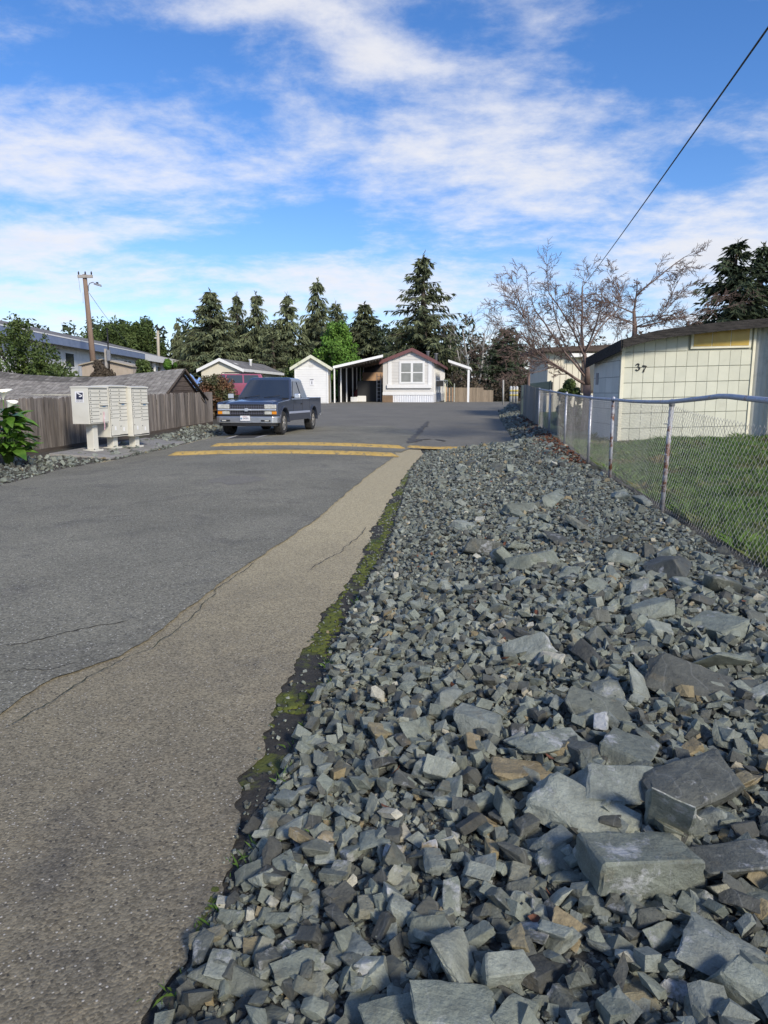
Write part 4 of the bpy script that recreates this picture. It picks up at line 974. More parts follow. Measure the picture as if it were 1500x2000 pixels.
# ================================================================ red SUV behind the fence
SY = 44.0; c0 = P(413, 770, SY) + Vector((1.1, 0, 0)); gzs = gzf(c0.x, SY)
suv = thing('red_suv', 'dull red sport utility vehicle with roof rails behind the board fence', 'car', (c0.x, SY, P(450, 728, SY).z - 1.74), R(4))
SL = 4.7; x0_, x1_ = -SL / 2, SL / 2
side = [(x0_, .45), (x0_ + .02, .80), (x0_ + .12, .98), (x0_ + 1.25, 1.08), (x1_ - .05, 1.08), (x1_, .95), (x1_, .45)]
lowb = side[:] + [(x1_ - .5 + .4 * math.cos(math.pi * k / 8) - .4, .4 + .4 * math.sin(math.pi * k / 8)) for k in range(9)] + [(x0_ + .85 + .4 * math.cos(math.pi * k / 8), .4 + .4 * math.sin(math.pi * k / 8)) for k in range(9)]
m_ = MB(); m_.prism(lowb, 'y', -.9, .9); m_.build('body', M['redpaint'], suv, .05)
V = [(x0_ + 1.25, -.86, 1.07), (x1_ - .06, -.86, 1.07), (x1_ - .35, -.68, 1.66), (x0_ + 2.0, -.68, 1.66)]
V += [(a, -b, c) for a, b, c in V]
m_ = MB(); m_.add(V, [(0, 1, 2, 3), (4, 7, 6, 5), (0, 3, 7, 4), (1, 5, 6, 2), (3, 2, 6, 7)]); m_.build('cabin', M['redpaint'], suv, .05)
def sp(x, z): return (x, -.86 + (z - 1.07) / .59 * .18 - .012, z)
for (a, b, c, d) in [(-.93, -.05, -.12, -.36), (.02, .93, .90, -.02), (1.02, 2.03, 1.82, .99)]:
    MB().add([sp(a, 1.12), sp(b, 1.12), sp(c, 1.585), sp(d, 1.585)], [(0, 1, 2, 3)]).build('side_window', M['glass'], suv)
MB().add([(x1_ - .05, -.7, 1.14), (x1_ - .05, .7, 1.14), (x1_ - .31, .6, 1.6), (x1_ - .31, -.6, 1.6)], [(0, 1, 2, 3)]).build('rear_window', M['glass'], suv)
MB().add([(x0_ + 1.25, -.72, 1.1), (x0_ + 1.25, .72, 1.1), (x0_ + 1.93, .6, 1.63), (x0_ + 1.93, -.6, 1.63)], [(0, 3, 2, 1)]).build('windshield', M['glass'], suv)
for s in (-1, 1): MB().tube([(-.35, s * .6, 1.66), (-.3, s * .6, 1.74), (1.6, s * .6, 1.74), (1.75, s * .6, 1.66)], .025, 6).build('roof_rail', M['blackplastic'], suv)
for q in (0, 1.2): MB().bb(q - .03, q + .03, -.6, .6, 1.72, 1.75).build('cross_bar', M['blackplastic'], suv)
for q in (x0_ + .85, x1_ - .9):
    for s in (-1, 1):
        wg = MB().tube([(q, s * .88, .36), (q, s * .66, .36)], .36, 24).build('wheel', M['rubber'], suv); MB().tube([(q, s * .89, .36), (q, s * .87, .36)], .2, 16).build('hub_cap', M['alloy'], wg)
MB().bb(x1_ - .04, x1_ + .01, -.88, -.7, .8, 1.06).build('tail_lamp', M['redlens'], suv, .01)

# ================================================================ chain-link fence
cf = thing('chain_link_fence', 'rusting chain-link fence with a sagging top pipe between rocks and lawn', 'fence', (float(xf(8.07)), 8.07, 0))
CO = Vector((float(xf(8.07)), 8.07, 0))
def fpt(y, h): x = float(xf(y)); return Vector((x, y, float(zf(y)) + h)) - CO
pY = [(3.9, 1.22), (8.07, 1.24), (11.2, 1.24), (13.4, 1.24), (17.0, 1.22), (20.6, 1.22), (24.0, 1.24)]
for k, (y, h) in enumerate(pY):
    top = fpt(y, h); bot = fpt(y, -.25); top.x += random.uniform(-.01, .01) + (.035 if k == 1 else 0)
    p = MB().tube([bot, top], .026, 10).build('post', M['rustpost'] if k in (1, 2) else M['galv'], cf)
    m_ = MB(); q = top
    for (a, r_) in ((-.01, .034), (.03, .036), (.05, .02)): pass
    m_.tube([q + Vector((0, 0, -.03)), q + Vector((0, 0, .02)), q + Vector((0, 0, .05))], [.033, .034, .012], 10); m_.build('post_cap', M['galv'], p)
rail = [(3.9, 1.27), (5.2, 1.30), (6.3, 1.335), (7.0, 1.30), (8.07, 1.255), (9.6, 1.23), (11.2, 1.235), (13.4, 1.235), (17, 1.21), (20.6, 1.215), (24, 1.24), (26.5, 1.30)]
def rail_h(y): return float(np.interp(y, [a for a, _ in rail], [b for _, b in rail]))
pts = [fpt(y, rail_h(y)) for y in [3.9, 4.8, 5.7, 6.15, 6.4, 6.8, 7.4, 8.07, 9, 10, 11.2, 12.3, 13.4, 15, 17, 19, 20.6, 22.5, 24]]
MB().tube(pts, .024, 10).build('top_rail', M['rail'], cf)
wv_ = []; wf_ = []; off = 0
PW, PH = .040, .038; nseg = 0
yc = 3.9; kcol = 0; RWIRE = .0019
W3 = [np.array([math.cos(a), 0, math.sin(a)]) for a in (0, 2.094, 4.189)]
allV = []; allT = []; voff = 0
fd = Vector((.125, 1, 0)).normalized(); fn = Vector((fd.y, -fd.x, 0))
while yc < 24.0:
    sag = np.interp(yc, [3.9, 5.5, 7.2, 8.0, 8.2, 11.2, 24], [1.10, 1.10, 1.15, 1.21, 1.20, 1.19, 1.18])
    rows = int(sag / PH) * 1; zz0 = float(zf(yc)) + .015
    zs = zz0 + np.arange(rows + 1) * (sag / rows); par = (np.arange(rows + 1) + kcol) % 2; kcol += 1
    s_ = yc + np.where(par == 0, -PW / 2, PW / 2) * .985
    bow = .012 * np.sin(zs * 3 + yc * 1.1) + .008 * np.sin(yc * 2.7)
    xx = 3.19 + .125 * (s_ - 8.07) + bow + np.where(par == 0, .0022, -.0022) * .99 + .03
    C = np.stack([xx - CO.x, s_ - CO.y, zs], 1); n_ = len(C)
    ring = np.array([[math.cos(a) * RWIRE, math.sin(a) * RWIRE * .6, math.sin(a) * RWIRE] for a in (0, 2.094, 4.189)])
    V = (C[:, None, :] + ring[None]).reshape(-1, 3); i_ = np.arange(n_ - 1)[:, None] * 3; T = []
    for a in range(3):
        b = (a + 1) % 3; T.append(np.concatenate([i_ + a, i_ + b, i_ + 3 + b, i_ + 3 + a], 1))
    allV.append(V); allT.append(np.concatenate(T) + voff); voff += len(V); yc += PW * .98 / 1.0 / 1.0
me = raw_mesh('wire_mesh', np.concatenate(allV), np.concatenate(allT), M['wire'], smooth=True); link('wire_mesh', me, cf)
# tie wires at the posts
for (y, h) in pY[1:5]:
    m_ = MB()
    for hh in (.3, .65, 1.0): c = fpt(y, hh); m_.tube([c + Vector((.034 * math.cos(a), .034 * math.sin(a), .004 * a)) for a in np.linspace(0, 6, 9)], .003, 4)
    m_.build('tie_wire', M['galv'], cf)
# plain board section that carries the line on
bf = thing('grey_board_fence', 'short run of grey upright boards at the far end of the chain-link fence', 'fence', (float(xf(24)), 24, 0)); BO = Vector((float(xf(24)), 24, 0))
m_ = MB().bb(-.07, .07, -.01, .01, 0, 1.2); bme = m_.mesh('board', M['greywood']); y = 24.15
while y < 31.6:
    o = link('board', bme, bf); o.location = Vector((float(xf(y)), y, float(zf(y)) + .02)) - BO; o.scale.z = 1.06 + .06 * ss((y - 26) / 4) + random.uniform(-.01, .01); o.rotation_euler = (0, random.gauss(0, .01), R(83) + random.gauss(0, .03)); y += .155
m_ = MB().bb(-.10, .10, -.10, .10, -.2, 1.33).build('end_post', M['bin'], bf, .01); m_.location = Vector((float(xf(31.9)), 31.9, float(zf(31.9)))) - BO
MB().tube([Vector((float(xf(q)) + .06, q, float(zf(q)) + .9)) - BO for q in (24.1, 28, 31.8)], .035, 4).build('rail', M['greywood'], bf)

# ================================================================ cream panelled outbuilding with the number 37
sh = thing('panelled_outbuilding', 'low cream outbuilding of square panels with black number 37 and rotten fascia', 'building', (5.58, 17.0, .25)); SO = Vector((5.58, 17.0, .25))
NX, PWD, PHT = 12, .252, .355
WL = NX * PWD
def top_at(x): return 2.36 + .115 * x
sk = .022  # the wall has settled: courses rise to the right
m_ = MB(); m_.add([(0, .02, -.1), (WL, .02, -.1), (WL, .02, top_at(WL)), (0, .02, top_at(0)), (0, .12, -.1), (WL, .12, -.1), (WL, .12, top_at(WL)), (0, .12, top_at(0))], [(0, 1, 2, 3), (4, 7, 6, 5), (0, 4, 5, 1), (3, 2, 6, 7), (0, 3, 7, 4), (1, 5, 6, 2)]); fw = m_.build('front_wall', M['joint'], sh)
winx0, winx1 = 6 * PWD + .06, 11.8 * PWD
for i_ in range(NX):
    for j in range(8):
        a, b = i_ * PWD + .003, (i_ + 1) * PWD - .003; z0 = .30 + (j - 1) * PHT + .007; z1 = z0 + PHT - .014
        if j == 0: z0 = .02
        zc_ = lambda x, z: z + sk * x
        tp = lambda x: top_at(x) - .05
        c = [(a, zc_(a, z0)), (b, zc_(b, z0)), (b, min(zc_(b, z1), tp(b))), (a, min(zc_(a, z1), tp(a)))]
        if c[2][1] - c[1][1] < .04: continue
        if b > winx0 and c[2][1] > 2.11 + sk * b:
            lim = 2.10 + sk * a
            if lim - c[0][1] < .04: continue
            c[2] = (b, min(c[2][1], 2.10 + sk * b)); c[3] = (a, min(c[3][1], lim))
        m_ = MB(); m_.prism(c, 'y', 0 - random.uniform(0, .004), .025); m_.build('panel', M['cream'], fw, .004)
# slit window
wz = lambda x, t: 2.12 + sk * x + t
m_ = MB(); m_.prism([(winx0, wz(winx0, 0)), (winx1, wz(winx1, 0)), (winx1, top_at(winx1) - .03), (winx0, top_at(winx0) - .03)], 'y', -.03, .03); wn = m_.build('window', M['creamtrim'], sh)
wz1 = lambda x: top_at(x) - .065
n3 = 3
for k in range(n3):
    a = winx0 + .05 + (winx1 - winx0 - .1) / n3 * k + .008; b = winx0 + .05 + (winx1 - winx0 - .1) / n3 * (k + 1) - .008
    m_ = MB(); m_.prism([(a, wz(a, .05)), (b, wz(b, .05)), (b, wz1(b)), (a, wz1(a))], 'y', -.037, -.031); m_.build('pane', M['yellowglass'], wn)
# number 37 in slanted serif strokes
def stroke(pts, r0, r1=None):
    m_ = MB(); n_ = len(pts); V = []; 
    for k, (x, z, w_) in enumerate(pts):
        a = pts[max(k - 1, 0)]; b = pts[min(k + 1, n_ - 1)]; d = Vector((b[0] - a[0], b[1] - a[1])).normalized(); V += [(x - d.y * w_, -.022, z + d.x * w_), (x + d.y * w_, -.022, z - d.x * w_), (x - d.y * w_, -.004, z + d.x * w_), (x + d.y * w_, -.004, z - d.x * w_)]
    F_ = []
    for k in range(n_ - 1):
        o = 4 * k; F_ += [(o, o + 1, o + 5, o + 4), (o + 2, o + 6, o + 7, o + 3), (o, o + 4, o + 6, o + 2), (o + 1, o + 3, o + 7, o + 5)]
    m_.add(V, F_); return m_
n3_ = stroke([(-.055, .055, .016), (-.04, .085, .010), (0, .098, .013), (.04, .075, .020), (.03, .035, .014), (-.01, .015, .008), (.035, .0, .014), (.055, -.04, .021), (.03, -.085, .016), (-.02, -.1, .011), (-.058, -.08, .012), (-.06, -.06, .018)], 0)
o = n3_.build('number_three', M['blackmetal'], sh); o.location = (.37, -.006, 1.74); o.rotation_euler = (0, R(-6), 0); o.scale = (.72, 1, .80)
n7_ = stroke([(-.06, .045, .010), (-.06, .088, .012), (-.02, .082, .017), (.03, .080, .015), (.062, .092, .006), (.03, .03, .011), (.005, -.03, .016), (-.005, -.1, .022)], 0)
o = n7_.build('number_seven', M['blackmetal'], sh); o.location = (.52, -.006, 1.70); o.rotation_euler = (0, R(9), 0); o.scale = (.72, 1, .80)
# side wall (towards the far left) with panels, corner trim, vent
m_ = MB(); m_.bb(-.0, .08, .125, 2.2, -.1, 2.18); sw = m_.build('side_wall', M['darkgap'], sh)
for i_ in range(4):
    for j in range(6):
        a, b = .13 + i_ * .515, .13 + (i_ + 1) * .515 - .008; z0, z1 = j * .38, (j + 1) * .38 - .008
        m_ = MB(); m_.bb(-.012 - random.uniform(0, .004), -.001, a, b, z0, min(z1, 2.17)); m_.build('panel', M['creamside'], sw, .003)
m_ = MB()
for q in np.arange(.15, 2.15, .12): m_.bb(-.022, -.0165, q, q + .012, 1.92, 2.16)
m_.build('batten', M['creamside'], sw)
MB().bb(-.03, -.017, 1.75, 1.95, 1.35, 1.65).build('vent', M['greymetal'], sw)
MB().bb(-.03, .05, -.03, .05, -.05, 2.34).build('corner_trim', M['creamtrim'], sh)
# roof: sagging low slope with rotten fascia
RF = [(-.15, -.42, 2.37), (5.2, -.42, 3.02), (5.2, 2.6, 3.0), (-.16, 2.4, 2.08)]
V = []; n_ = 14
for j in range(2):
    for k in range(n_ + 1):
        t = k / n_; a, b = (RF[0], RF[1]) if j == 0 else (RF[3], RF[2]); p = lerp(a, b, t); V.append((p[0], p[1], p[2] + .045 * math.sin(math.pi * min(1, t * 1.7)) + .012 * mnoise.noise(Vector((t * 9, j, 2))) - (.07 * max(0, .12 - t) / .12)))
V += [(a, b, c + .03) for a, b, c in V]; o_ = 2 * (n_ + 1)
Q = [(k, k + 1, n_ + 2 + k, n_ + 1 + k) for k in range(n_)]; Q2 = [tuple(q + o_ for q in f) for f in Q]
S_ = [(k, k + 1, k + 1 + o_, k + o_) for k in range(n_)] + [(n_ + 1 + k, n_ + 2 + k, n_ + 2 + k + o_, n_ + 1 + k + o_) for k in range(n_)] + [(0, n_ + 1, n_ + 1 + o_, o_), (n_, 2 * n_ + 1, 2 * n_ + 1 + o_, n_ + o_)]
m_ = MB(); m_.add(V, Q + Q2 + S_); roof = m_.build('roof', M['roofing'], sh)
def fascia(a, b, n_, nm, dropf):
    m_ = MB(); V = []
    for k in range(n_ + 1):
        t = k / n_; p = Vector(lerp(a, b, t)); dr = dropf(t) + .014 * mnoise.noise(Vector((t * 22, 4, 1))); o = Vector((0, -.03, 0)) if nm == 0 else Vector((-.03, 0, 0))
        V += [p + Vector((0, 0, .04)), p + Vector((0, 0, -dr)), p + o + Vector((0, 0, .045)), p + o + Vector((0, 0, -dr + .01 * mnoise.noise(Vector((t * 31, 2, 2)))))]
    F_ = []
    for k in range(n_):
        o = 4 * k; F_ += [(o + 2, o + 3, o + 7, o + 6), (o, o + 4, o + 5, o + 1), (o, o + 2, o + 6, o + 4), (o + 1, o + 5, o + 7, o + 3)]
    m_.add(V, F_ + [(0, 1, 3, 2), (4 * n_, 4 * n_ + 2, 4 * n_ + 3, 4 * n_ + 1)]); m_.build('fascia_board', M['rotwood'], roof)
tops = [Vector(V[k]) for k in range(n_ + 1)]
for k in range(n_): 
    fascia(tuple(tops[k] + Vector((0, -.002, 0))), tuple(tops[k + 1] + Vector((0, -.002, 0))), 6, 0, lambda t: .15)
fascia(tuple(Vector(V[0]) + Vector((-.002, 0, 0))), tuple(Vector(V[n_ + 1]) + Vector((-.002, 0, 0))), 12, 1, lambda t: .21)
# corrugated recess and white post at the right
cm = MB(); V = []; xs_ = np.linspace(WL + .02, WL + 2.4, 97)
rc = lambda x: -.25 * max(0, (x - WL)) * 1.0
for x in xs_: yv = .10 - .30 * (x - WL) + .018 * math.sin(x * 2 * math.pi / .10); V += [(x, yv, -.1), (x, yv, top_at(x) - .02)]
cm.add(V, [(2 * k, 2 * k + 2, 2 * k + 3, 2 * k + 1) for k in range(96)], True); cm.build('corrugated_wall', M['corr'], sh)
MB().bb(WL + .42, WL + .62, -.42, -.24, -.15, top_at(WL + .5) + .1).build('white_post', M['creamtrim'], sh, .01)
MB().bb(WL - .0, WL + .06, -.03, .03, -.05, top_at(WL) - .03).build('corner_trim', M['creamtrim'], sh)
MB().bb(-.02, WL, -.045, -.002, -.12, .02).build('sill_board', M['kick'], sh)

# ================================================================ second cream building behind the bare tree
c1 = P(1068, 770, 33); sb = thing('cream_shed_house', 'cream grooved-siding building with a dark roof behind the bare tree', 'building', (c1.x, 33, gzf(c1.x, 33)))
zt = P(1068, 684, 33).z - sb.location.z
MB().bb(0, 5.5, 0, 4.2, 0, zt).build('walls', M['creamhouse'], sb)
m_ = MB()
for q in np.arange(.28, 5.4, .28): m_.bb(q, q + .02, -.012, -.002, .05, zt - .05)
m_.build('front_grooves', M['tandoor'], sb)
m_ = MB()
for q in np.arange(.28, 4.1, .28): m_.bb(-.012, -.002, q, q + .02, .05, zt - .05)
m_.build('side_grooves', M['greysiding'], sb)
m_ = MB(); m_.prism([(-.45, zt - .08), (5.9, zt - .08), (5.9, zt + .08), (2.8, zt + .22), (-.45, zt + .08)], 'y', -.5, 4.6); m_.build('roof', M['barnwood'], sb)
wn = MB().bb(1.55, 2.5, -.05, -.003, zt - 1.9, zt - .45).build('window', M['barnwood'], sb); MB().bb(1.65, 2.4, -.06, -.052, zt - 1.8, zt - .55).build('pane', M['glass'], wn)
MB().bb(.95, 2.0, -.4, -.02, zt - .32, zt - .15).build('awning_slat', M['whitetrim'], sb)
mast = P(1138, 560, 33.5) - Vector(sb.location)
MB().tube([(mast.x, .4, zt - .5), (mast.x, .5, mast.z)], .03, 8).build('service_mast', M['greymetal'], sb)
# overhead cable
a = P(1500, 30, 7.0); b = Vector(sb.location) + Vector((mast.x, .5, mast.z)); d0 = P(1500, 30, 7.0)
a2 = a + (a - b) * .55
pts = [a2.lerp(b, t) + Vector((0, 0, -.5 * t * (1 - t))) for t in np.linspace(0, 1, 30)]
tag(MB().tube(pts, .011, 6).build('power_cable', M['wirecable']), 'thin black overhead cable slanting across the sky', 'cable')

# dark green bin lying on a stand, shrub behind fence
c1 = P(1056, 757, 29.5); bn = thing('tipped_bin', 'dark green bin tipped on its side above the fence top', 'bin', (c1.x, 29.5, c1.z - .27), R(-12))
m_ = MB(); V = []
for (x, w_, h_) in ((-.42, .20, .17), (.34, .27, .25), (.36, .30, .28), (.42, .30, .28)):
    V += [(x, -w_, .27 - h_ * .95), (x, w_, .27 - h_ * .95), (x, w_, .27 + h_), (x, -w_, .27 + h_)]
F_ = [(3, 2, 1, 0), (12, 13, 14, 15)]
for k in range(3):
    for j in range(4): F_.append((4 * k + j, 4 * k + (j + 1) % 4, 4 * k + 4 + (j + 1) % 4, 4 * k + 4 + j))
m_.add(V, F_); m_.build('bin_body', M['bin'], bn, .04)
m_ = MB(); m_.box((.45, 0, .27), (.05, .5, .46)); m_.build('lid', M['blackplastic'], bn, .02)
st = thing('plank_stand', 'plain plank stand hidden behind the grey boards, carrying the bin', 'stand', (c1.x, 29.5, gzf(c1.x, 29.5)), R(-12)); hh = c1.z - .27 - st.location.z
MB().bb(-.5, .5, -.3, .3, hh - .045, hh - .002).build('top', M['greywood'], st)
for sx in (-1, 1):
    for sy in (-1, 1): MB().bb(sx * .42 - .04, sx * .42 + .04, sy * .24 - .04, sy * .24 + .04, 0, hh - .046).build('leg', M['greywood'], st)

# bollards
GB = 'white bollards with yellow bands'
for k, u in enumerate((997.5, 1004.5, 1011.5)):
    p = P(u, 785, 42); q = P(u, 754, 42); t = thing('bollard', ['first white bollard from the parking lot, with yellow bands', 'middle white bollard of the three with yellow bands', 'last white bollard, nearest the grey fence post, with yellow bands'][k], 'bollard', (p.x, 42 + k * .2, gzf(p.x, 42) - .05), 0, GB)
    h = q.z - t.location.z; MB().tube([(0, 0, 0), (0, 0, h - .08), (0, 0, h - .03), (0, 0, h)], [.075, .075, .06, .02], 14).build('shaft', M['bollard'], t)
    for zz in (h - .32, h - .58): MB().tube([(0, 0, zz), (0, 0, zz + .11)], .0785, 14).build('band', M['bollardyellow'], t)

# ================================================================ manufactured home
HY = 58.0; L0 = P(748, 785, HY); R0 = P(846, 785, HY); HW = R0.x - L0.x; hz0 = L0.z - .05
hm = thing('manufactured_home', 'beige manufactured home with maroon gable trim and white skirting at the lot end', 'house', (L0.x, HY, hz0), R(-8))
ev = P(750, 706, HY).z - hz0; ap = P(805, 682, HY).z - hz0; ax = P(806, 700, HY).x - L0.x; DP = 16
skh = P(750, 769, HY).z - hz0
m_ = MB(); m_.prism([(0, skh), (HW, skh), (HW, ev), (ax, ap - .12), (0, ev)], 'y', 0, DP); m_.build('walls', M['greysiding'], hm)
# lap siding in the middle bay of the front
m_ = MB(); wx0, wx1 = (P(765, 700, HY).x - L0.x), (P(836, 700, HY).x - L0.x); z = P(750, 751, HY).z - hz0
while z < ap - .35:
    zz = min(ap - .2, z + .245); xa = max(wx0, ax - (ap - .15 - zz) / (ap - ev) * ax) if zz > ev else wx0; xb = min(wx1, ax + (ap - .15 - zz) / (ap - ev) * (HW - ax)) if zz > ev else wx1
    m_.add([(xa, -.035, z), (xb, -.035, z), (xb, -.012, zz), (xa, -.012, zz), (xa, -.004, z), (xb, -.004, z)], [(0, 1, 2, 3), (0, 4, 5, 1)]); z = zz
m_.build('lap_siding', M['greysiding'], hm)
for (a, b) in ((758, 765), (836, 843)):
    xa, xb = P(a, 0, HY).x - L0.x, P(b, 0, HY).x - L0.x; xa = (a - 750) / F * (HY * .986) - L0.x; xb = (b - 750) / F * (HY * .986) - L0.x
    MB().bb(xa, xb, -.05, -.002, P(750, 751, HY).z - hz0, ev + .12).build('trim_board', M['whitetrim'], hm)
MB().bb(wx0 - .35, wx1 + .3, -.16, -.002, P(750, 758, HY).z - hz0, P(750, 751, HY).z - hz0 - .003).build('sill_shelf', M['whitetrim'], hm)
# corrugated skirting
m_ = MB(); V = []
for k in range(113): x = HW * k / 112; V += [(x, .01 - (.03 if (k // 2) % 2 else 0), 0), (x, .01 - (.03 if (k // 2) % 2 else 0), skh - .1)]
m_.add(V, [(2 * k, 2 * k + 2, 2 * k + 3, 2 * k + 1) for k in range(112)]); m_.build('skirting', M['skirt'], hm)
MB().bb(-.02, HW + .02, -.05, .005, skh - .1, skh + .12).build('skirt_band', M['whitetrim'], hm)
MB().bb(HW - .02, HW + .01, .02, DP, 0, skh).build('side_skirting', M['skirt'], hm)
m_ = MB()
for q in np.arange(.25, DP, .4): m_.bb(HW + .002, HW + .018, q, q + .05, skh, ev)
m_.build('side_battens', M['whitetrim'], hm)
# roof slabs and maroon rake
ovh = .22
m_ = MB()
def slab(p, q, th): return [p, q, (q[0], q[1] + th), (p[0], p[1] + th)]
eL, eR, apx = (-.25, ev - .08), (HW + .28, ev - .10), (ax, ap - .03)
m_.prism(slab(eL, apx, .10), 'y', -ovh, DP + .2); m_.prism(slab(apx, eR, .10), 'y', -ovh, DP + .2); rf = m_.build('roof', M['shingle'], hm)
m_ = MB(); dz_ = .30
m_.prism([(eL[0] - .02, eL[1] - dz_ + .14), (apx[0], apx[1] - dz_ + .16), (apx[0], apx[1] + .12), (eL[0] - .02, eL[1] + .12)], 'y', -ovh - .05, -ovh - .004); m_.prism([(apx[0] + .001, apx[1] - dz_ + .1), (eR[0] + .02, eR[1] - dz_ + .14), (eR[0] + .02, eR[1] + .12), (apx[0] + .001, apx[1] + .12)], 'y', -ovh - .05, -ovh - .004); m_.build('rake_board', M['maroon'], rf)
MB().bb(eR[0] + .003, eR[0] + .03, -ovh, DP, eR[1] - .12, eR[1] + .1).build('eave_board', M['maroon'], rf)
for (x, y) in ((HW * .86, 1.2), (HW * .97, 4.5)): MB().tube([(x, y, ev), (x, y, ap - .18 + .0), (x, y, ap - .12)], [.13, .13, .22], 10).build('roof_vent', M['greymetal'], rf)
# window
wa, wb2 = (780 - 750) / F * HY * .99 - L0.x, (829 - 750) / F * HY * .99 - L0.x; wz0, wz1 = P(750, 750, HY).z - hz0, P(750, 706, HY).z - hz0
wn = MB().bb(wa, wb2, -.075, -.036, wz0 + .03, wz1).build('window', M['whitetrim'], hm); wm = (wa + wb2) / 2; wh = (wz0 + .03 + wz1) / 2
for (a, b) in ((wa + .16, wm - .09), (wm + .09, wb2 - .16)):
    for (c, d, mm) in ((wz0 + .17, wh - .04, 'blind'), (wh + .04, wz1 - .15, 'blind')): MB().bb(a, b, -.083, -.078, c, d).build('pane', M[mm], wn)
# right porch roof, post, rail
pr0, pr1 = P(872, 708, HY + 1), P(915, 723, HY + 1); zz0 = hz0
m_ = MB(); a = Vector((pr0.x - L0.x, .8, pr0.z - hz0)); b = Vector((pr1.x - L0.x, .8, pr1.z - hz0))
m_.add([a, b, b + Vector((0, 6, 0)), a + Vector((0, 6, 0)), a + Vector((0, 0, .2)), b + Vector((0, 0, .2)), b + Vector((0, 6, .2)), a + Vector((0, 6, .2))], [(0, 1, 2, 3), (4, 7, 6, 5), (0, 4, 5, 1), (1, 5, 6, 2), (2, 6, 7, 3), (3, 7, 4, 0)]); aw = m_.build('porch_roof', M['whitetrim'], hm)
MB().bb(b.x - .25, b.x - .08, .85, 1.0, 0, b.z + .02).build('porch_post', M['whitetrim'], hm)
m_ = MB(); m_.bb(HW + .02, HW + 1.0, 2.6, 2.64, 1.75, 1.8)
for q in np.arange(HW + .1, HW + 1.0, .14): m_.bb(q, q + .03, 2.6, 2.64, .8, 1.75)
m_.build('porch_railing', M['whitetrim'], hm)
MB().bb(HW + .1, HW + .65, 2.2, 2.5, 1.3, 1.75).build('meter_box', M['blackplastic'], hm)
tag(MB().box((0, 0, .28), (.85, .4, .55)).build('planter_box', M['brownbox'], None, .02), 'brown box standing at the home corner beside the skirting', 'box').location = P(757, 786, HY - .6)
# carport on the left
CX0 = P(654, 785, 55); cp = thing('carport', 'open carport with sloping white-edged roof and slim white posts', 'carport', (CX0.x, 55, gzf(CX0.x, 55)))
cz = cp.location.z; p1 = P(657, 717, 55.3); p2 = P(748, 694.5, 55.3); a = Vector((p1.x - CX0.x - .25, .2, p1.z - cz - .1)); b = Vector((p2.x - CX0.x, .2, p2.z - cz - .1))
def slab3(a, b, dy, th): return [a, b, b + Vector((0, dy, 0)), a + Vector((0, dy, 0)), a + Vector((0, 0, th)), b + Vector((0, 0, th)), b + Vector((0, dy, th)), a + Vector((0, dy, th))]
FS = [(0, 1, 2, 3), (4, 7, 6, 5), (0, 4, 5, 1), (1, 5, 6, 2), (2, 6, 7, 3), (3, 7, 4, 0)]
m_ = MB(); m_.add(slab3(a, b, 14, .06), FS); cr = m_.build('roof', M['carportroof'], cp)
m_ = MB(); m_.add(slab3(a + Vector((0, -.06, -.02)), b + Vector((0, -.06, -.02)), .055, .19), FS); m_.build('fascia', M['whitetrim'], cr)
m_ = MB()
for k in range(16): f0 = lerp(a, b, (k + .5) / 16); m_.tube([(f0[0], .3, f0[2] - .03), (f0[0], 14, f0[2] - .03)], .03, 4)
m_.build('roof_rib', M['carportroof'], cr)
for k in range(7):
    yy_ = .3 + k * 1.9; px = P((653.5, 666, 677, 689, 697, 704, 710)[k], 760, 55 + yy_).x - CX0.x; MB().bb(px - .05, px + .05, yy_ - .05, yy_ + .05, 0, a.z + (b.z - a.z) * (px - a.x) / (b.x - a.x) + .02).build('post', M['whitetrim'], cp)
m_ = MB(); m_.bb(1.7, b.x, 11.5, 11.6, 1.5, 2.6); m_.build('plywood_back', M['ply'], cp)
MB().bb(-.4, b.x, 13.6, 13.7, 0, b.z - .1).build('added_dark_back', M['kick'], cp)  # dark wall added across the back so the carport interior reads dark
q0 = P(664, 760, 57.6).x - CX0.x; q1 = P(712, 760, 67).x - CX0.x; m_ = MB(); m_.add([(q0 - .1, 2.6, 0), (q1 - .1, 12, 0), (q1 - .1, 12, a.z + .45), (q0 - .1, 2.6, a.z + .1), (q0 - .16, 2.6, 0), (q1 - .16, 12, 0), (q1 - .16, 12, a.z + .45), (q0 - .16, 2.6, a.z + .1)], [(0, 1, 2, 3), (4, 7, 6, 5), (0, 4, 5, 1), (1, 5, 6, 2), (2, 6, 7, 3), (3, 7, 4, 0)]); m_.build('added_dark_side', M['darkgap'], cp)  # near-black panel added behind the posts, standing in for the dark interior
# things kept under the carport
g1 = cp.location
tag(MB().bb(-1, 1, -.4, .4, 0, 1.75).build('dark_cabinet', M['blackplastic'], None, .03), 'large dark cabinet standing under the carport roof', 'cabinet').location = (L0.x - 1.15, 60.5, gzf(L0.x - 1, 60.5))
m_ = MB(); m_.prism([(-.5, .35), (.5, .35), (.5, 1.55), (.15, 1.55), (-.5, .75)], 'y', -.3, .3); rt = thing('red_cart', 'red wheeled cart parked under the carport', 'cart', (P(703, 780, 62).x, 62, gzf(-2, 62))); m_.build('hopper', M['redthing'], rt, .05)
for sx in (-.35, .35): MB().tube([(sx, -.36, .18), (sx, .36, .18)], .18, 14).build('wheel', M['rubber'], rt)
MB().tube([(-.5, .0, .72), (-.8, 0, 1.0), (-.85, 0, 1.02)], .03, 6).build('handle', M['blackmetal'], rt); MB().bb(-.4, .4, -.25, .25, .17, .34).build('frame', M['blackmetal'], rt)
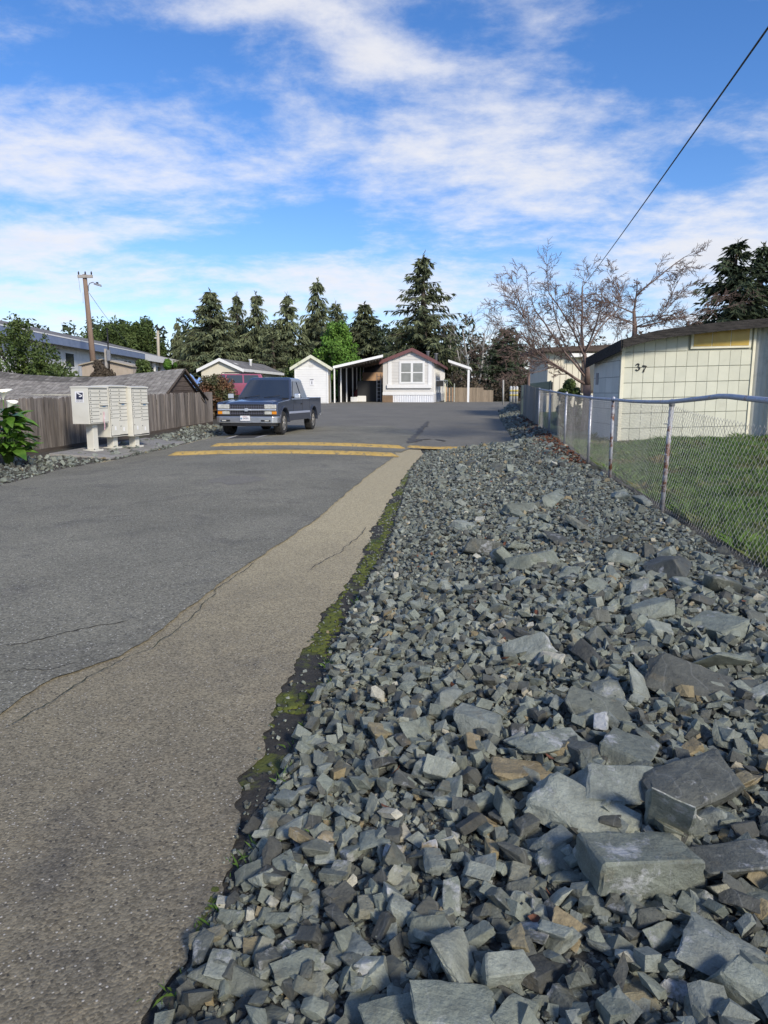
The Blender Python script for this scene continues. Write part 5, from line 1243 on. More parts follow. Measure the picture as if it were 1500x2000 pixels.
for k, (u, s) in enumerate(((692, .42), (706, .5))): tag(MB().box((0, 0, s / 2), (s * 1.5, s, s)).build('white_bucket_box', M['whitetrim'], None, .06), ['smaller white tub on the carport floor', 'larger white tub on the carport floor beside the red cart'][k], 'tub').location = (P(u, 780, 59.5).x, 59.5 + k * .6, gzf(-2, 59.5))
m_ = thing('step_ladder', 'grey folded ladder standing by the home wall in the carport', 'ladder', (P(740, 780, 59).x, 59, gzf(-.4, 59)), 0)
for s in (-.16, .16): MB().bb(s - .03, s + .03, -.03, .03, 0, 2.3).build('rail', M['greymetal'], m_)
for q in range(7): MB().bb(-.129, .129, -.02, .02, .25 + q * .3, .29 + q * .3).build('rung', M['greymetal'], m_)
# small white shed left of the carport
S0 = P(577, 785, 54); S1 = P(641, 785, 54); ws_ = S1.x - S0.x; sz = gzf(S0.x, 54)
ss_ = thing('garden_shed', 'small white gabled shed with a notice on its front beside the carport', 'shed', (S0.x, 54, sz - .02)); e_ = P(600, 716, 54).z - sz; a_ = P(607, 694, 54).z - sz
m_ = MB(); m_.prism([(0, 0), (ws_, 0), (ws_, e_), (ws_ / 2, a_ - .12), (0, e_)], 'y', 0, 3.0); m_.build('walls', M['white'], ss_)
m_ = MB(); z = .1
while z < e_ - .05: m_.add([(.06, -.028, z), (ws_ - .06, -.028, z), (ws_ - .06, -.008, z + .17), (.06, -.008, z + .17), (.06, -.003, z), (ws_ - .06, -.003, z)], [(0, 1, 2, 3), (0, 4, 5, 1)]); z += .172
m_.build('lap_siding', M['white'], ss_)
for x in (-.02, ws_ - .08): MB().bb(x, x + .1, -.05, -.001, 0, e_).build('corner_trim', M['whitetrim'], ss_)
m_ = MB(); m_.prism(slab((-.32, e_ - .18), (ws_ / 2, a_ - .06), .09), 'y', -.3, 3.3); m_.prism(slab((ws_ / 2, a_ - .06), (ws_ + .32, e_ - .18), .09), 'y', -.3, 3.3); rf = m_.build('roof', M['greenwhite'], ss_)
m_ = MB(); m_.prism(slab((-.34, e_ - .30), (ws_ / 2, a_ - .18), .24), 'y', -.34, -.304); m_.prism(slab((ws_ / 2 + .001, a_ - .18), (ws_ + .34, e_ - .30), .24), 'y', -.34, -.304); m_.build('rake_board', M['greenwhite'], rf)
MB().bb(ws_ + .002, ws_ + .03, .5, 1.6, .02, 2.1).build('door', M['tandoor'], ss_)
MB().bb(ws_ / 2 - .17, ws_ / 2 + .17, -.02, -.002, a_ - .85, a_ - .65).build('gable_vent', M['greysiding'], ss_)
nx_ = (611.5 - 750) / F * 54 - S0.x
nt_ = MB().bb(nx_ - .14, nx_ + .14, -.05, -.03, P(600, 752, 54).z - sz, P(600, 740, 54).z - sz).build('notice', M['decalwhite'], ss_); nz_ = P(600, 752, 54).z - sz
m_ = MB(); m_.bb(nx_ - .13, nx_ + .13, -.054, -.051, nz_ + .39, nz_ + .44); m_.tube([(nx_, -.052, nz_ + .31), (nx_, -.056, nz_ + .31)], .035, 10); m_.bb(nx_ - .03, nx_ + .03, -.055, -.051, nz_ + .08, nz_ + .26); m_.build('notice_print', M['decalgrey'], nt_)
# tan board fence right of the home
tf0, tf1, tf2 = P(884, 785, 60), P(944, 785, 60), P(960, 785, 61); tf = thing('tan_board_fence', 'tan board fence with a lower end section right of the beige home', 'fence', (tf0.x, 60, gzf(5, 60))); bme = MB().bb(-.066, .066, -.01, .01, 0, 1).mesh('board', M['wood2'])
x = 0
while x < tf2.x - tf0.x:
    o = link('board', bme, tf); o.location = (x, .0, 0); o.scale.z = (P(900, 757, 60).z - tf.location.z) if x < tf1.x - tf0.x else (P(900, 762, 60).z - tf.location.z); o.scale.z += random.uniform(-.015, .015); x += .138
MB().bb(-.05, tf2.x - tf0.x, .012, .05, .3, .38).build('rail', M['wood2'], tf)
gp_ = thing('garden_gate', 'weathered slatted gate beside the beige home', 'gate', (P(870, 785, 59.5).x, 59.5, gzf(5, 59.5)))
for k in range(5): MB().bb(.02 + k * .13, .11 + k * .13, -.012, .012, .05, 1.15 + random.uniform(-.12, .1)).build('slat', M['greywood'] if k % 2 else M['ply'], gp_)
MB().bb(0, .66, .013, .04, .4, .47).build('rail', M['greywood'], gp_)
for x in (-.08, .68): MB().bb(x, x + .08, -.04, .04, 0, 1.5).build('post', M['creamtrim'], gp_)

# ================================================================ low sagging shed behind the board fence
gd = Vector((.18, .98, 0)).normalized(); rdg = Vector((-gd.y, gd.x, 0))            # along the gable end / along the ridge
E0 = P(313, 777, 23.4); ls = thing('sagging_shed', 'long low shed with sagging old shingle roof behind the board fence', 'shed', (E0.x, 23.4, 0), math.atan2(gd.y, gd.x) - R(90))
# local: x = away from gable is -x, y = along gable
GW = 3.1; LEN = 9.5; ez = E0.z; az = P(357, 721, 25).z
gzz = gzf(E0.x - 1, 24)
MB().bb(-LEN, -.02, .25, GW - .25, gzz - .3, ez + .1).build('walls', M['creamtrim'], ls)
m_ = MB(); nb = 9
for k in range(nb):
    z0 = ez - .55 + k * (az - ez + .45) / nb; z1 = z0 + (az - ez + .45) / nb - .012
    def hw(z): return GW / 2 if z < ez + .02 else max(.02, GW / 2 * (az - z) / (az - ez))
    b0, b1 = hw(z0) - .1, max(.015, hw(z1) - .1)
    MB().prism([(GW / 2 - b0, z0), (GW / 2 + b0, z0), (GW / 2 + b1, z1), (GW / 2 - b1, z1)], 'x', -.02, .015 + random.uniform(0, .012)).build('gable_board', M['barnwood'], ls)
NR = 17; NCOL = 62; V = []; Q = []; cols = []
def sagf(x): t = -x / LEN; return -.26 * math.sin(math.pi * min(1, t * 1.25)) ** 1.2 + .04 * mnoise.noise(Vector((x * .9, 2, 0)))
for side in (0, 1):
    for r in range(NR):
        t0 = r / NR; t1 = (r + 1.35) / NR
        for c in range(NCOL):
            xa = .14 - (LEN + .2) * c / NCOL - random.uniform(0, .01); xb = .14 - (LEN + .2) * (c + 1) / NCOL + .006
            j = random.uniform(-.014, .008); tt = []
            for (x, t, lift) in ((xa, t0 + j / 2, .018), (xb, t0 + j / 2, .018), (xb, min(t1, 1.0), .0), (xa, min(t1, 1.0), .0)):
                yl = t * GW / 2; z = ez - .05 + (az + .05 - ez) * t + sagf(x) * (.35 + .65 * t) + lift + random.uniform(0, .007)
                tt.append((x, (yl - .16 * (1 - t)) if side == 0 else GW - (yl - .16 * (1 - t)), z))
            n_ = len(V); V += tt; V += [(tt[0][0], tt[0][1], tt[0][2] - .022), (tt[1][0], tt[1][1], tt[1][2] - .022)]; f = [(n_, n_ + 1, n_ + 2, n_ + 3), (n_ + 4, n_ + 5, n_ + 1, n_)]
            Q += f; s = random.choice((.8, .95, 1.0, 1.05, 1.15)) * random.uniform(.9, 1.1); s *= .55 if (side == 0 and t0 > .76 and -7.2 < xa < -3.3 and random.random() < .9) else 1; cols += [s] * 6
me = raw_mesh('roof_shingles', np.array(V), np.array(Q), M['oldshingle'], cols=np.array(cols)); o = link('roof_shingles', me, ls); o['kind'] = 'stuff'
m_ = MB(); m_.add([(.1, -.1, ez - .09), (.1, GW / 2, az - .05), (.1, GW + .1, ez - .09), (-LEN, -.1, ez - .09), (-LEN, GW / 2, az - .35), (-LEN, GW + .1, ez - .09)], [(0, 1, 4, 3), (1, 2, 5, 4)]); m_.build('roof_deck', M['barnwood'], ls).location.z = -.12
for (a, b) in (((.16, -.2, ez - .10), (.16, GW / 2, az)), ((.16, GW / 2, az), (.16, GW + .2, ez - .10))): MB().tube([a, b], .04, 4).build('barge_board', M['kick'], ls)
m_ = MB()
for k in range(14): m_.bb(-.5 - k * .66, -.44 - k * .66, -.12, .3, ez - .16, ez - .08)
m_.build('rafter_tail', M['barnwood'], ls)

# ================================================================ large white building with blue fascia, upper left
def hl(Y): return -23.0 - .065 * (Y - 60)
bh = thing('white_building', 'long white building with blue fascia and grey roof on the rise beyond', 'building', (hl(60), 60, 2.0), math.atan(.065))
ez_ = 5.0 - 2.0; rz_ = 6.35 - 2.0; Ya, Yb, Yc = -28, 9.5, 25.5
MB().bb(-12, 0, Ya, Yc, -1, ez_ - .03).build('walls', M['white'], bh)
m_ = MB(); m_.add([(.7, Ya, ez_), (.7, Yc + .6, ez_), (-4.4, Yc - 9, rz_), (-4.4, Ya, rz_), (-12, Ya, ez_ - .6), (-12, Yc + .6, ez_ - .6)], [(0, 1, 2, 3), (3, 2, 5, 4), (1, 5, 2)]); rf = m_.build('roof', M['shingle'], bh)
MB().bb(.70, .76, Ya, Yb, ez_ - .52, ez_ + .02).build('fascia', M['bluefascia'], rf); MB().bb(.765, .78, Ya, Yb, ez_ - .02, ez_ + .06).build('gutter', M['whitetrim'], rf)
MB().bb(.70, .76, Yb + .01, Yc + .6, ez_ - .6, ez_ + .02).build('white_fascia', M['whitetrim'], rf)
MB().bb(.1, .4, 14.6, 14.9, -.5, ez_ - .1).build('porch_post', M['whitetrim'], bh)
for (y0, y1, z0, z1) in [(-.4, 1.1, 1.25, 2.05), (1.5, 3.0, 1.25, 2.05), (5.0, 6.0, 1.65, 2.15), (6.3, 7.2, 1.65, 2.15), (11.0, 12.2, .9, 1.9), (12.8, 14, .9, 1.9), (17, 18.4, 1.2, 2.0), (-9, -7.4, 1.2, 2.1)]:
    wn = MB().bb(.003, .05, y0 - .1, y1 + .1, z0 - .1, z1 + .1).build('window', M['whitetrim'], bh); MB().bb(.052, .06, y0, y1, z0, z1).build('pane', M['glass'], wn)
m_ = MB()
for q in np.arange(Ya + .3, Yc, .6): m_.bb(.003, .02, q, q + .03, -.5, ez_ - .1)
m_.build('siding_batten', M['white'], bh)
# tan metal shed in front of it
t0 = P(155, 720, 47); t1 = P(262, 720, 47); ts = thing('tan_metal_shed', 'small tan metal shed with a low gable in front of the white building', 'shed', (t0.x, 47, 1.0)); tw = t1.x - t0.x
te, ta = P(155, 713, 47).z - 1, P(200, 702, 47).z - 1
m_ = MB(); m_.prism([(.15, 0), (tw - .1, 0), (tw - .1, te), (tw * .45, ta - .06), (.15, te)], 'y', 0, 3); m_.build('walls', M['tan'], ts)
m_ = MB(); m_.prism(slab((0, te - .05), (tw * .45, ta - .03), .07), 'y', -.2, 3.2); m_.prism(slab((tw * .45, ta - .03), (tw, te - .12), .07), 'y', -.2, 3.2); m_.build('roof', M['tandoor'], ts)
m_ = MB()
for q in np.arange(.4, tw, .3): m_.bb(q, q + .03, -.02, -.002, 0, te - .03)
m_.build('wall_rib', M['tandoor'], ts)
# utility pole with street light
pb = P(181, 722, 50); pt = P(165, 536, 50); up = thing('utility_pole', 'brown wooden utility pole with crossarm and curved street light', 'utility pole', (pb.x, 50, gzf(pb.x, 50)))
O = Vector(up.location); tp = pt - O; bt_ = Vector((0, 0, -.3)); ln_ = tp.x
MB().tube([bt_ + Vector((.12, 0, 0)), bt_.lerp(tp, .5) + Vector((.05, 0, 0)), tp], [.21, .175, .135], 12).build('shaft', M['pole'], up)
arm = MB().box(tp + Vector((.1, -.16, -.15)), (1.0, .12, .2)).build('crossarm', M['greypole'], up, .01)
for q in (-.33, .12, .53): MB().tube([tp + Vector((q, -.16, -.05)), tp + Vector((q, -.16, .05)), tp + Vector((q, -.16, .10)), tp + Vector((q, -.16, .17))], [.03, .06, .05, .03], 8).build('insulator', M['blackmetal'], arm)
s0 = P(172, 560, 50) - O; 
MB().tube([s0 + Vector((.0, 0, -.3)), s0 + Vector((.03, -.02, .05)), s0 + Vector((.15, -.05, .22)), s0 + Vector((.4, -.08, .28)), P(184, 553.5, 49.9) - O], .03, 8).build('lamp_arm', M['greymetal'], up)
hd = P(191, 556, 49.9) - O; rot = Matrix.Rotation(R(16), 3, 'Y')
lmp = MB().box(hd, (.50, .26, .13), rot, .8).build('street_lamp_head', M['greymetal'], up, .03); MB().box(hd + Vector((-.03, 0, .1)), (.12, .12, .12)).build('photocell', M['blackmetal'], lmp)
m_ = MB(); m_.tube([tp + Vector((-.33, -.2, -.25)), tp + Vector((-.3, -.2, -.9)), tp + Vector((-.27, -.2, -1.2))], .008, 4); m_.tube([tp + Vector((-.1, -.2, -1.2)), tp + Vector((-.14, -.2, -1.9))], .008, 4); m_.build('loose_wire', M['blackmetal'], up)
# far pole + wire
fb = P(309, 700, 78); fp = thing('far_utility_pole', 'short grey pole with one raised arm beyond the white building', 'utility pole', (fb.x, 78, gzf(fb.x, 78))); O2 = Vector(fp.location)
ft = P(308, 646, 78) - O2; MB().tube([(0, 0, -.3), ft], [.17, .14], 10).build('shaft', M['tandoor'], fp)
MB().tube([ft + Vector((-.0, 0, -.1)), ft + Vector((.1, 0, .1)), P(315, 642, 78) - O2, P(320, 637, 78) - O2], .10, 7).build('raised_arm', M['blackmetal'], fp); MB().tube([ft, ft + Vector((-.05, 0, .6))], .07, 7).build('stub', M['blackmetal'], fp)
MB().box(ft + Vector((-.12, 0, -.75)), (.5, .1, .08)).build('crossarm', M['whitetrim'], fp)
a = P(174, 572, 50); b = Vector((hl(70) - 1.0, 70, 6.0)); tag(MB().tube([a.lerp(b, t) + Vector((0, 0, -.6 * t * (1 - t))) for t in np.linspace(0, 1, 16)], .016, 4).build('service_wire', M['greymetal']), 'thin service wire running down from the utility pole to the roof', 'cable')
# service mast with meter box
q = P(213, 712, 46); mp_ = thing('service_mast', 'dark service mast with grey meter box beside the tan shed', 'mast', (q.x, 46, gzf(q.x, 46))); O3 = Vector(mp_.location)
MB().tube([(0, 0, 0), P(209, 640, 46) - O3], .05, 8).build('shaft', M['blackmetal'], mp_); MB().box(P(212.5, 694, 46) - O3, (.2, .2, .68)).build('meter_box', M['greymetal'], mp_, .02)
MB().bb(-.27, -.13, .02, .16, 0, (P(207, 681, 46) - O3).z).build('wood_post', M['greypole'], mp_); MB().box(P(206, 668, 46) - O3, (.45, .12, .1), Matrix.Rotation(R(14), 3, 'Y')).build('bracket', M['blackmetal'], mp_)
# cream mobile home with grey roof
q = P(395, 770, 62); mh = thing('cream_mobile_home', 'cream mobile home with white gable trim and grey roof behind the red car', 'house', (q.x, 62, P(430, 770, 62).z - 1.0), -math.atan(.10)); O4 = Vector(mh.location)
mw = P(472, 720, 62).x - q.x; me_ = P(400, 721, 62).z - O4.z; ma = P(430, 703, 62).z - O4.z; max_ = P(431, 700, 62).x - q.x
m_ = MB(); m_.prism([(0, 0), (mw, 0), (mw, me_), (max_, ma), (0, me_)], 'y', 0, 14); m_.build('walls', M['creamhouse'], mh)
m_ = MB(); m_.prism(slab((-.3, me_ - .1), (max_, ma + .02), .1), 'y', -.25, 14.2); m_.prism(slab((max_, ma + .02), (mw + .3, me_ - .1), .1), 'y', -.25, 14.2); rf = m_.build('roof', M['shingle'], mh)
m_ = MB(); m_.prism(slab((-.32, me_ - .28), (max_, ma - .12), .27), 'y', -.3, -.254); m_.prism(slab((max_ + .001, ma - .12), (mw + .33, me_ - .28), .27), 'y', -.3, -.254); m_.build('rake_board', M['whitetrim'], rf)
MB().bb(mw + .302, mw + .34, -.25, 14.2, me_ - .22, me_ + .02).build('eave_board', M['whitetrim'], rf)
MB().tube([(mw * .75, 6, me_), (mw * .75, 6, ma + .15), (mw * .75, 6, ma + .3)], [.12, .12, .2], 10).build('roof_vent', M['whitetrim'], rf); MB().box((mw * .72, 1.6, ma - .28), (.5, .4, .12), Matrix.Rotation(R(20), 3, 'Y')).build('skylight', M['whitetrim'], rf)
wn = MB().bb(.9, 1.75, -.04, -.002, .95, 1.75).build('window', M['whitetrim'], mh); MB().bb(.97, 1.68, -.05, -.042, 1.02, 1.68).build('pane', M['glass'], wn)
for y0 in (3.4, 9.0): wn = MB().bb(mw + .002, mw + .04, y0, y0 + .9, 1.0, 1.9).build('window', M['whitetrim'], mh); MB().bb(mw + .042, mw + .05, y0 + .07, y0 + .83, 1.07, 1.83).build('pane', M['glass'], wn)
# blue tarp heap
q = P(379, 735, 40); V = []; Q = []; n_ = 14
for i_ in range(n_ + 1):
    for j in range(n_ + 1): a, b = i_ / n_ * 2 - 1, j / n_ * 2 - 1; V.append((a * .62, b * .7, .95 * max(0, 1 - (a * a + b * b) * .55) ** .45 - .12 * a + .30 * mnoise.noise(Vector((a * 3.1, b * 3.1, 1))) + .15 * mnoise.noise(Vector((a * 7, b * 7, 4)))))
for i_ in range(n_):
    for j in range(n_): Q.append((i_ * (n_ + 1) + j, i_ * (n_ + 1) + j + 1, (i_ + 1) * (n_ + 1) + j + 1, (i_ + 1) * (n_ + 1) + j))
tg = gzf(q.x, 40); o = link('tarp_heap', raw_mesh('tarp_heap', np.array(V) * np.array([1, 1, (q.z + .1 - tg) / 1.05]), np.array(Q), M['tarp'])); o.location = (q.x, 40, tg - .02); tag(o, 'crumpled blue tarp over a heap behind the low shed', 'tarp')

# ================================================================ vegetation
def leaf_cloud(n, fn, size, aspect=1.6, seed=1, inner=.5, tri=False):
    "n leaf faces whose centres come from fn(rng) -> pos, outward"
    r = np.random.default_rng(seed); Pn, Nn, Sh = fn(r, n)
    s = r.uniform(size[0], size[1], n); a = r.normal(0, 1, (n, 3)); a /= np.linalg.norm(a, axis=1)[:, None]
    d = Nn + a * .9; d /= np.linalg.norm(d, axis=1)[:, None]
    t = np.cross(d, r.normal(0, 1, (n, 3))); t /= np.linalg.norm(t, axis=1)[:, None]; b = np.cross(d, t)
    V = np.stack([Pn - t * (s * .5)[:, None], Pn + b * (s / aspect * .5)[:, None], Pn + t * (s * .5)[:, None], Pn - b * (s / aspect * .5)[:, None]], 1).reshape(-1, 3)
    Q = np.arange(4 * n).reshape(-1, 4); return V, Q, np.repeat(Sh, 4)
def blobs_fn(blobs):
    "leaf positions through a set of ellipsoids, denser near the skin"
    B = np.array([b[:3] for b in blobs]); S = np.array([b[3:6] for b in blobs]); vol = S.prod(1); 
    def fn(r, n):
        k = r.choice(len(B), n, p=vol / vol.sum()); u = r.normal(0, 1, (n, 3)); u /= np.linalg.norm(u, axis=1)[:, None]; rad = r.uniform(.3, 1.05, n) ** .45
        Pn = B[k] + u * rad[:, None] * S[k]; tone = r.uniform(.65, 1.3, n) * np.repeat(1.0, n) * (np.array([.85 + .3 * ((i * 37) % 10) / 10 for i in range(len(B))]))[k]
        return Pn, u, tone
    return fn
def shrub(name, label, cat, loc, blobs, n, size, m, seed, group=None, stem=True):
    t = thing(name, label, cat, loc, 0, group); V, Q, S = leaf_cloud(n, blobs_fn(blobs), size, seed=seed)
    o = link('foliage', raw_mesh('foliage', V, Q, M[m], cols=S), t)
    if stem:
        m_ = MB(); rr = random.Random(seed)
        for b in blobs[:8]: m_.tube([(b[0] * .15, b[1] * .15, -.05), (b[0] * .6, b[1] * .6, b[2] * .5), (b[0], b[1], b[2])], [.04, .03, .012], 5)
        m_.build('stem', M['bark'], t)
    return t
def clump(rx, ry, z0, z1, n, rb, seed, taper=.4):
    r = random.Random(seed); out = []
    for _ in range(n):
        h = r.uniform(0, 1); k = 1 - taper * h; a = r.uniform(0, 6.3); q = math.sqrt(r.random()); s = r.uniform(*rb)
        out.append((rx * k * q * math.cos(a), ry * k * q * math.sin(a), z0 + (z1 - z0) * h, s, s, s * r.uniform(.8, 1.4)))
    return out
# conifers
def conifer(seed, H, Rr, droop, dens, irr, bare=.06):
    "one spruce: whorled drooping boughs set with hanging sprays of needles"
    r = random.Random(seed); V = []; S = []; T = MB(); wob = [(r.gauss(0, .05), r.gauss(0, .05)) for _ in range(6)]
    T.tube([(0, 0, -.4), (wob[0][0], wob[0][1], H * .4), (wob[1][0], wob[1][1], H * .75), (0, 0, H)], [Rr * .085, Rr * .06, Rr * .03, .02], 8)
    z = H * bare
    while z < H * .985:
        t = z / H; rad = Rr * (1 - t) ** .82 * (1 if t > .12 else .7 + 2.5 * t) + .12
        nb = max(4, int(dens * (1 - t * .45)))
        for _ in range(nb):
            if r.random() < irr * .5: continue
            a = r.uniform(0, 6.283); ln = rad * r.uniform(1 - irr, 1.12); up_ = (.35 * t - .12) + r.gauss(0, .08); n_ = max(3, int(ln / .30)); tone = r.uniform(.7, 1.25)
            pts = []
            for k in range(n_ + 1):
                q = k / n_; pts.append(Vector((math.cos(a) * ln * q, math.sin(a) * ln * q, z + ln * (up_ * q - droop * q * q + .16 * q ** 3))))
            if ln > 1.0: T.tube([pts[0], pts[n_ // 2], pts[-1]], [.03 * ln / 3 + .01, .02, .006], 3, False)
            sd_ = Vector((-math.sin(a), math.cos(a), 0))
            for k in range(1, n_ + 1):
                q = k / n_; wdt = (.20 + .5 * math.sin(math.pi * min(1, q * .85 + .1)) * min(1, ln / 2.2)) * .85
                for s in (-1, 1, -1, 1, 0, -.6, .6):
                    p = pts[k - 1].lerp(pts[k], r.random()); tip = p + sd_ * s * wdt * r.uniform(.5, 1.1) + (pts[k] - pts[k - 1]).normalized() * r.uniform(.15, .45) + Vector((0, 0, -r.uniform(.02, .50) * (1 + droop)))
                    w2 = (tip - p).cross(Vector((r.gauss(0, 1), r.gauss(0, 1), r.gauss(0, 1)))).normalized() * r.uniform(.035, .085)
                    V += [p - w2 * .6, p.lerp(tip, .55) + w2, tip, p.lerp(tip, .5) - w2]; sh = tone * r.uniform(.75, 1.2) * (.7 + .5 * q); S += [sh] * 4
        z += r.uniform(.14, .28) * (H / 12) ** .5
    for k in range(10): p = Vector((0, 0, H * r.uniform(.96, 1.0))); tip = p + Vector((r.gauss(0, .14), r.gauss(0, .14), r.uniform(.1, .45))); w2 = Vector((.04, .02, 0)); V += [p - w2, p.lerp(tip, .5) + w2, tip, p.lerp(tip, .5) - w2]; S += [1] * 4
    V = np.array([v_[:] for v_ in V]); return V, np.arange(len(V)).reshape(-1, 4), np.array(S), T
CON = []
for k, (H, Rr, dr, dn, ir) in enumerate([(12, 4.4, .30, 12, .48), (12, 4.0, .40, 9, .62), (12, 4.8, .22, 9, .62), (12, 3.5, .45, 9, .66)]):
    V, Q, S, T = conifer(40 + k, H, Rr, dr, dn, ir); CON.append((raw_mesh('crown', V, Q, M['spruce'], cols=S), T.mesh('trunk', M['bark'])))
V, Q, S, T = conifer(77, 12, 4.6, .2, 9, .66); DARK = (raw_mesh('crown', V, Q, M['darkspruce'], cols=S), T.mesh('trunk', M['bark']))
def put_conifer(u, vtop, hw, Y, kind, rz, label, vb=None, group='conifers behind the houses'):
    p = P(u, vtop, Y); g = gzf(p.x, Y) if Y < 60 else .5; g = .5 if Y > 60 and p.x > -15 else g
    H = p.z - g; t = thing('conifer', label, 'tree', (p.x, Y, g), rz, group); c, tk = DARK if kind == 'D' else CON[kind]
    sx = hw / F * Y / (3.0) * 1.38
    for nm, me in (('crown', c), ('trunk', tk)): o = link(nm, me, t); o.scale = (sx, sx, H / 12)
    return t
TREES = [(345, 626, 24, 92, 3, 'slim distant spruce right of the dark cypress'), (372, 640, 26, 90, 1, 'low dark spruce beside the tall dense one'), (410, 567, 52, 84, 0, 'tall dense pointed spruce, leftmost of the tall conifers'), (462, 574, 34, 90, 1, 'narrow spruce just right of the dense pointed one'), (500, 571, 42, 86, 3, 'spruce with a sharp double tip mid row'), (532, 640, 40, 80, 2, 'lower dark spruce filling the row'),
 (560, 574, 48, 88, 1, 'ragged spruce above the small white shed'), (620, 545, 48, 92, 3, 'open thin-topped spruce, tallest above the bright green tree'), (655, 588, 38, 86, 2, 'broad spruce right behind the bright green tree'), (712, 592, 50, 84, 0, 'rounded dark spruce between bright tree and the beige home'), (828, 497, 62, 78, 2, 'tallest spruce with layered boughs right behind the beige home'), (775, 640, 34, 88, 1, 'short dark spruce left of the tallest one'), (880, 650, 34, 84, 1, 'short spruce right of the tallest one'),
 (985, 640, 46, 70, 'D', 'nearly black spruce beyond the bollards')]
for k, (u, v, hw, Y, kd, lb) in enumerate(TREES): put_conifer(u, v, hw, Y, kd, k * 1.3, lb)
put_conifer(1442, 468, 80, 58, 'D', .4, 'large dark conifer rising behind the panelled outbuilding'); put_conifer(1492, 476, 70, 60, 'D', 2.4, 'second dark conifer at the photo edge, merging with the larger one')
# cypress mass
for k, (u, v, w_, Y) in enumerate([(188, 640, 44, 96), (222, 618, 50, 98), (262, 630, 44, 95), (285, 618, 40, 99)]):
    p = P(u, v, Y); H = p.z - 1.0; W_ = w_ / F * Y; 
    t = thing('cypress', ['wind-shaped dark cypress, outermost left of its clump', 'highest rounded cypress of the clump behind the utility pole', 'cypress between the highest and the spiky one', 'spiky topped cypress beside the far pole'][k], 'tree', (p.x, Y, 1.0), 0, 'cypress clump')
    bl = clump(W_ * .95, W_, H * .25, H * .86, 46, (W_ * .16, W_ * .34), 60 + k, .5) + [(random.uniform(-.6, .6) * W_, random.uniform(-.3, .3) * W_, H * random.uniform(.84, .95), .3, .3, .8) for _ in range(8)] + [(0, 0, H * .95, .35, .35, .7)]
    V, Q, S = leaf_cloud(9000, blobs_fn(bl), (.22, .6), seed=70 + k, aspect=2.4); link('crown', raw_mesh('crown', V, Q, M['cypress'], cols=S), t); MB().tube([(0, 0, -.4), (.2, 0, H * .4), (0, 0, H * .7)], [.5, .35, .1], 8).build('trunk', M['bark'], t)
# bright green rounded tree
p = P(660, 634, 66); H = p.z - .5; t = thing('round_tree', 'bright green densely leaved rounded tree behind the carport', 'tree', (p.x, 66, .5)); bl = []
r_ = random.Random(5)
for _ in range(130):
    h = r_.uniform(.10, .97); rad = 2.45 * math.sin(math.pi * min(.99, .15 + .80 * h)) ** .8 * (1.0 if h < .5 else 1 - .25 * (h - .5)); a = r_.uniform(0, 6.3); q = math.sqrt(r_.random()) * .9; s = r_.uniform(.35, .62); bl.append((rad * q * math.cos(a), rad * q * math.sin(a), H * h, s, s, s * 1.2))
V, Q, S = leaf_cloud(26000, blobs_fn(bl), (.12, .28), seed=9); link('crown', raw_mesh('crown', V, Q, M['brightleaf'], cols=S), t); MB().tube([(0, 0, -.3), (0, 0, H * .6)], [.2, .08], 8).build('trunk', M['bark'], t)
# shrubs
def at_shrub(name, label, u, vt, vb, wpx, Y, n, size, m, seed, nb=16, zmin=None):
    p = P(u, vt, Y); g = gzf(p.x, Y); H = p.z - g; W_ = wpx / F * Y / 2; shrub(name, label, 'shrub', (p.x, Y, g), clump(W_ * .8, W_ * .7, H * .15, H * .9, nb, (min(W_, H) * .16, min(W_, H) * .34), seed), n, size, m, seed)
p = P(52, 640, 30); g = gzf(p.x, 30); bl = []; r_ = random.Random(8)
for k in range(60):
    a = r_.uniform(-2.6, 1.9); hmax = 4.2 - .8 * abs(a + .9) + r_.uniform(-.3, .35) - (.75 if a > .9 else 0); 
    for q in np.linspace(.35, hmax * .92, 7): bl.append((a + r_.gauss(0, .13), r_.gauss(0, .5), q, .16 + .10 * (1 - q / hmax), .2, .32))
    bl.append((a, 0, hmax * .98, .06, .06, .28))
shrub('evergreen_shrub', 'tall upright dark green shrub above the sagging shed roof', 'shrub', (p.x, 30, g), bl, 27000, (.07, .16), 'shrubleaf', 8)
at_shrub('red_tipped_hedge', 'rounded shrub with reddish tips behind the board fence', 420, 735, 770, 100, 30.5, 13000, (.06, .13), 'redleaf', 11, 60)
at_shrub('green_bush', 'light green bush beside the sagging shed gable', 330, 700, 730, 46, 42, 4000, (.08, .2), 'brightleaf', 12)
at_shrub('green_bush', 'low green bush before the white building', 282, 704, 730, 60, 43, 4500, (.08, .2), 'shrubleaf', 13)
at_shrub('brown_bramble', 'brown bramble bush at the foot of the utility pole', 200, 710, 730, 60, 42, 3500, (.06, .16), 'brush', 14)
at_shrub('green_bush', 'green bush behind the small white shed', 575, 694, 740, 50, 60, 5000, (.10, .22), 'shrubleaf', 15)
at_shrub('dark_shrub', 'dark leafy shrub between the bare tree and outbuilding', 1118, 742, 775, 84, 21.5, 6500, (.05, .11), 'shrubleaf', 16)
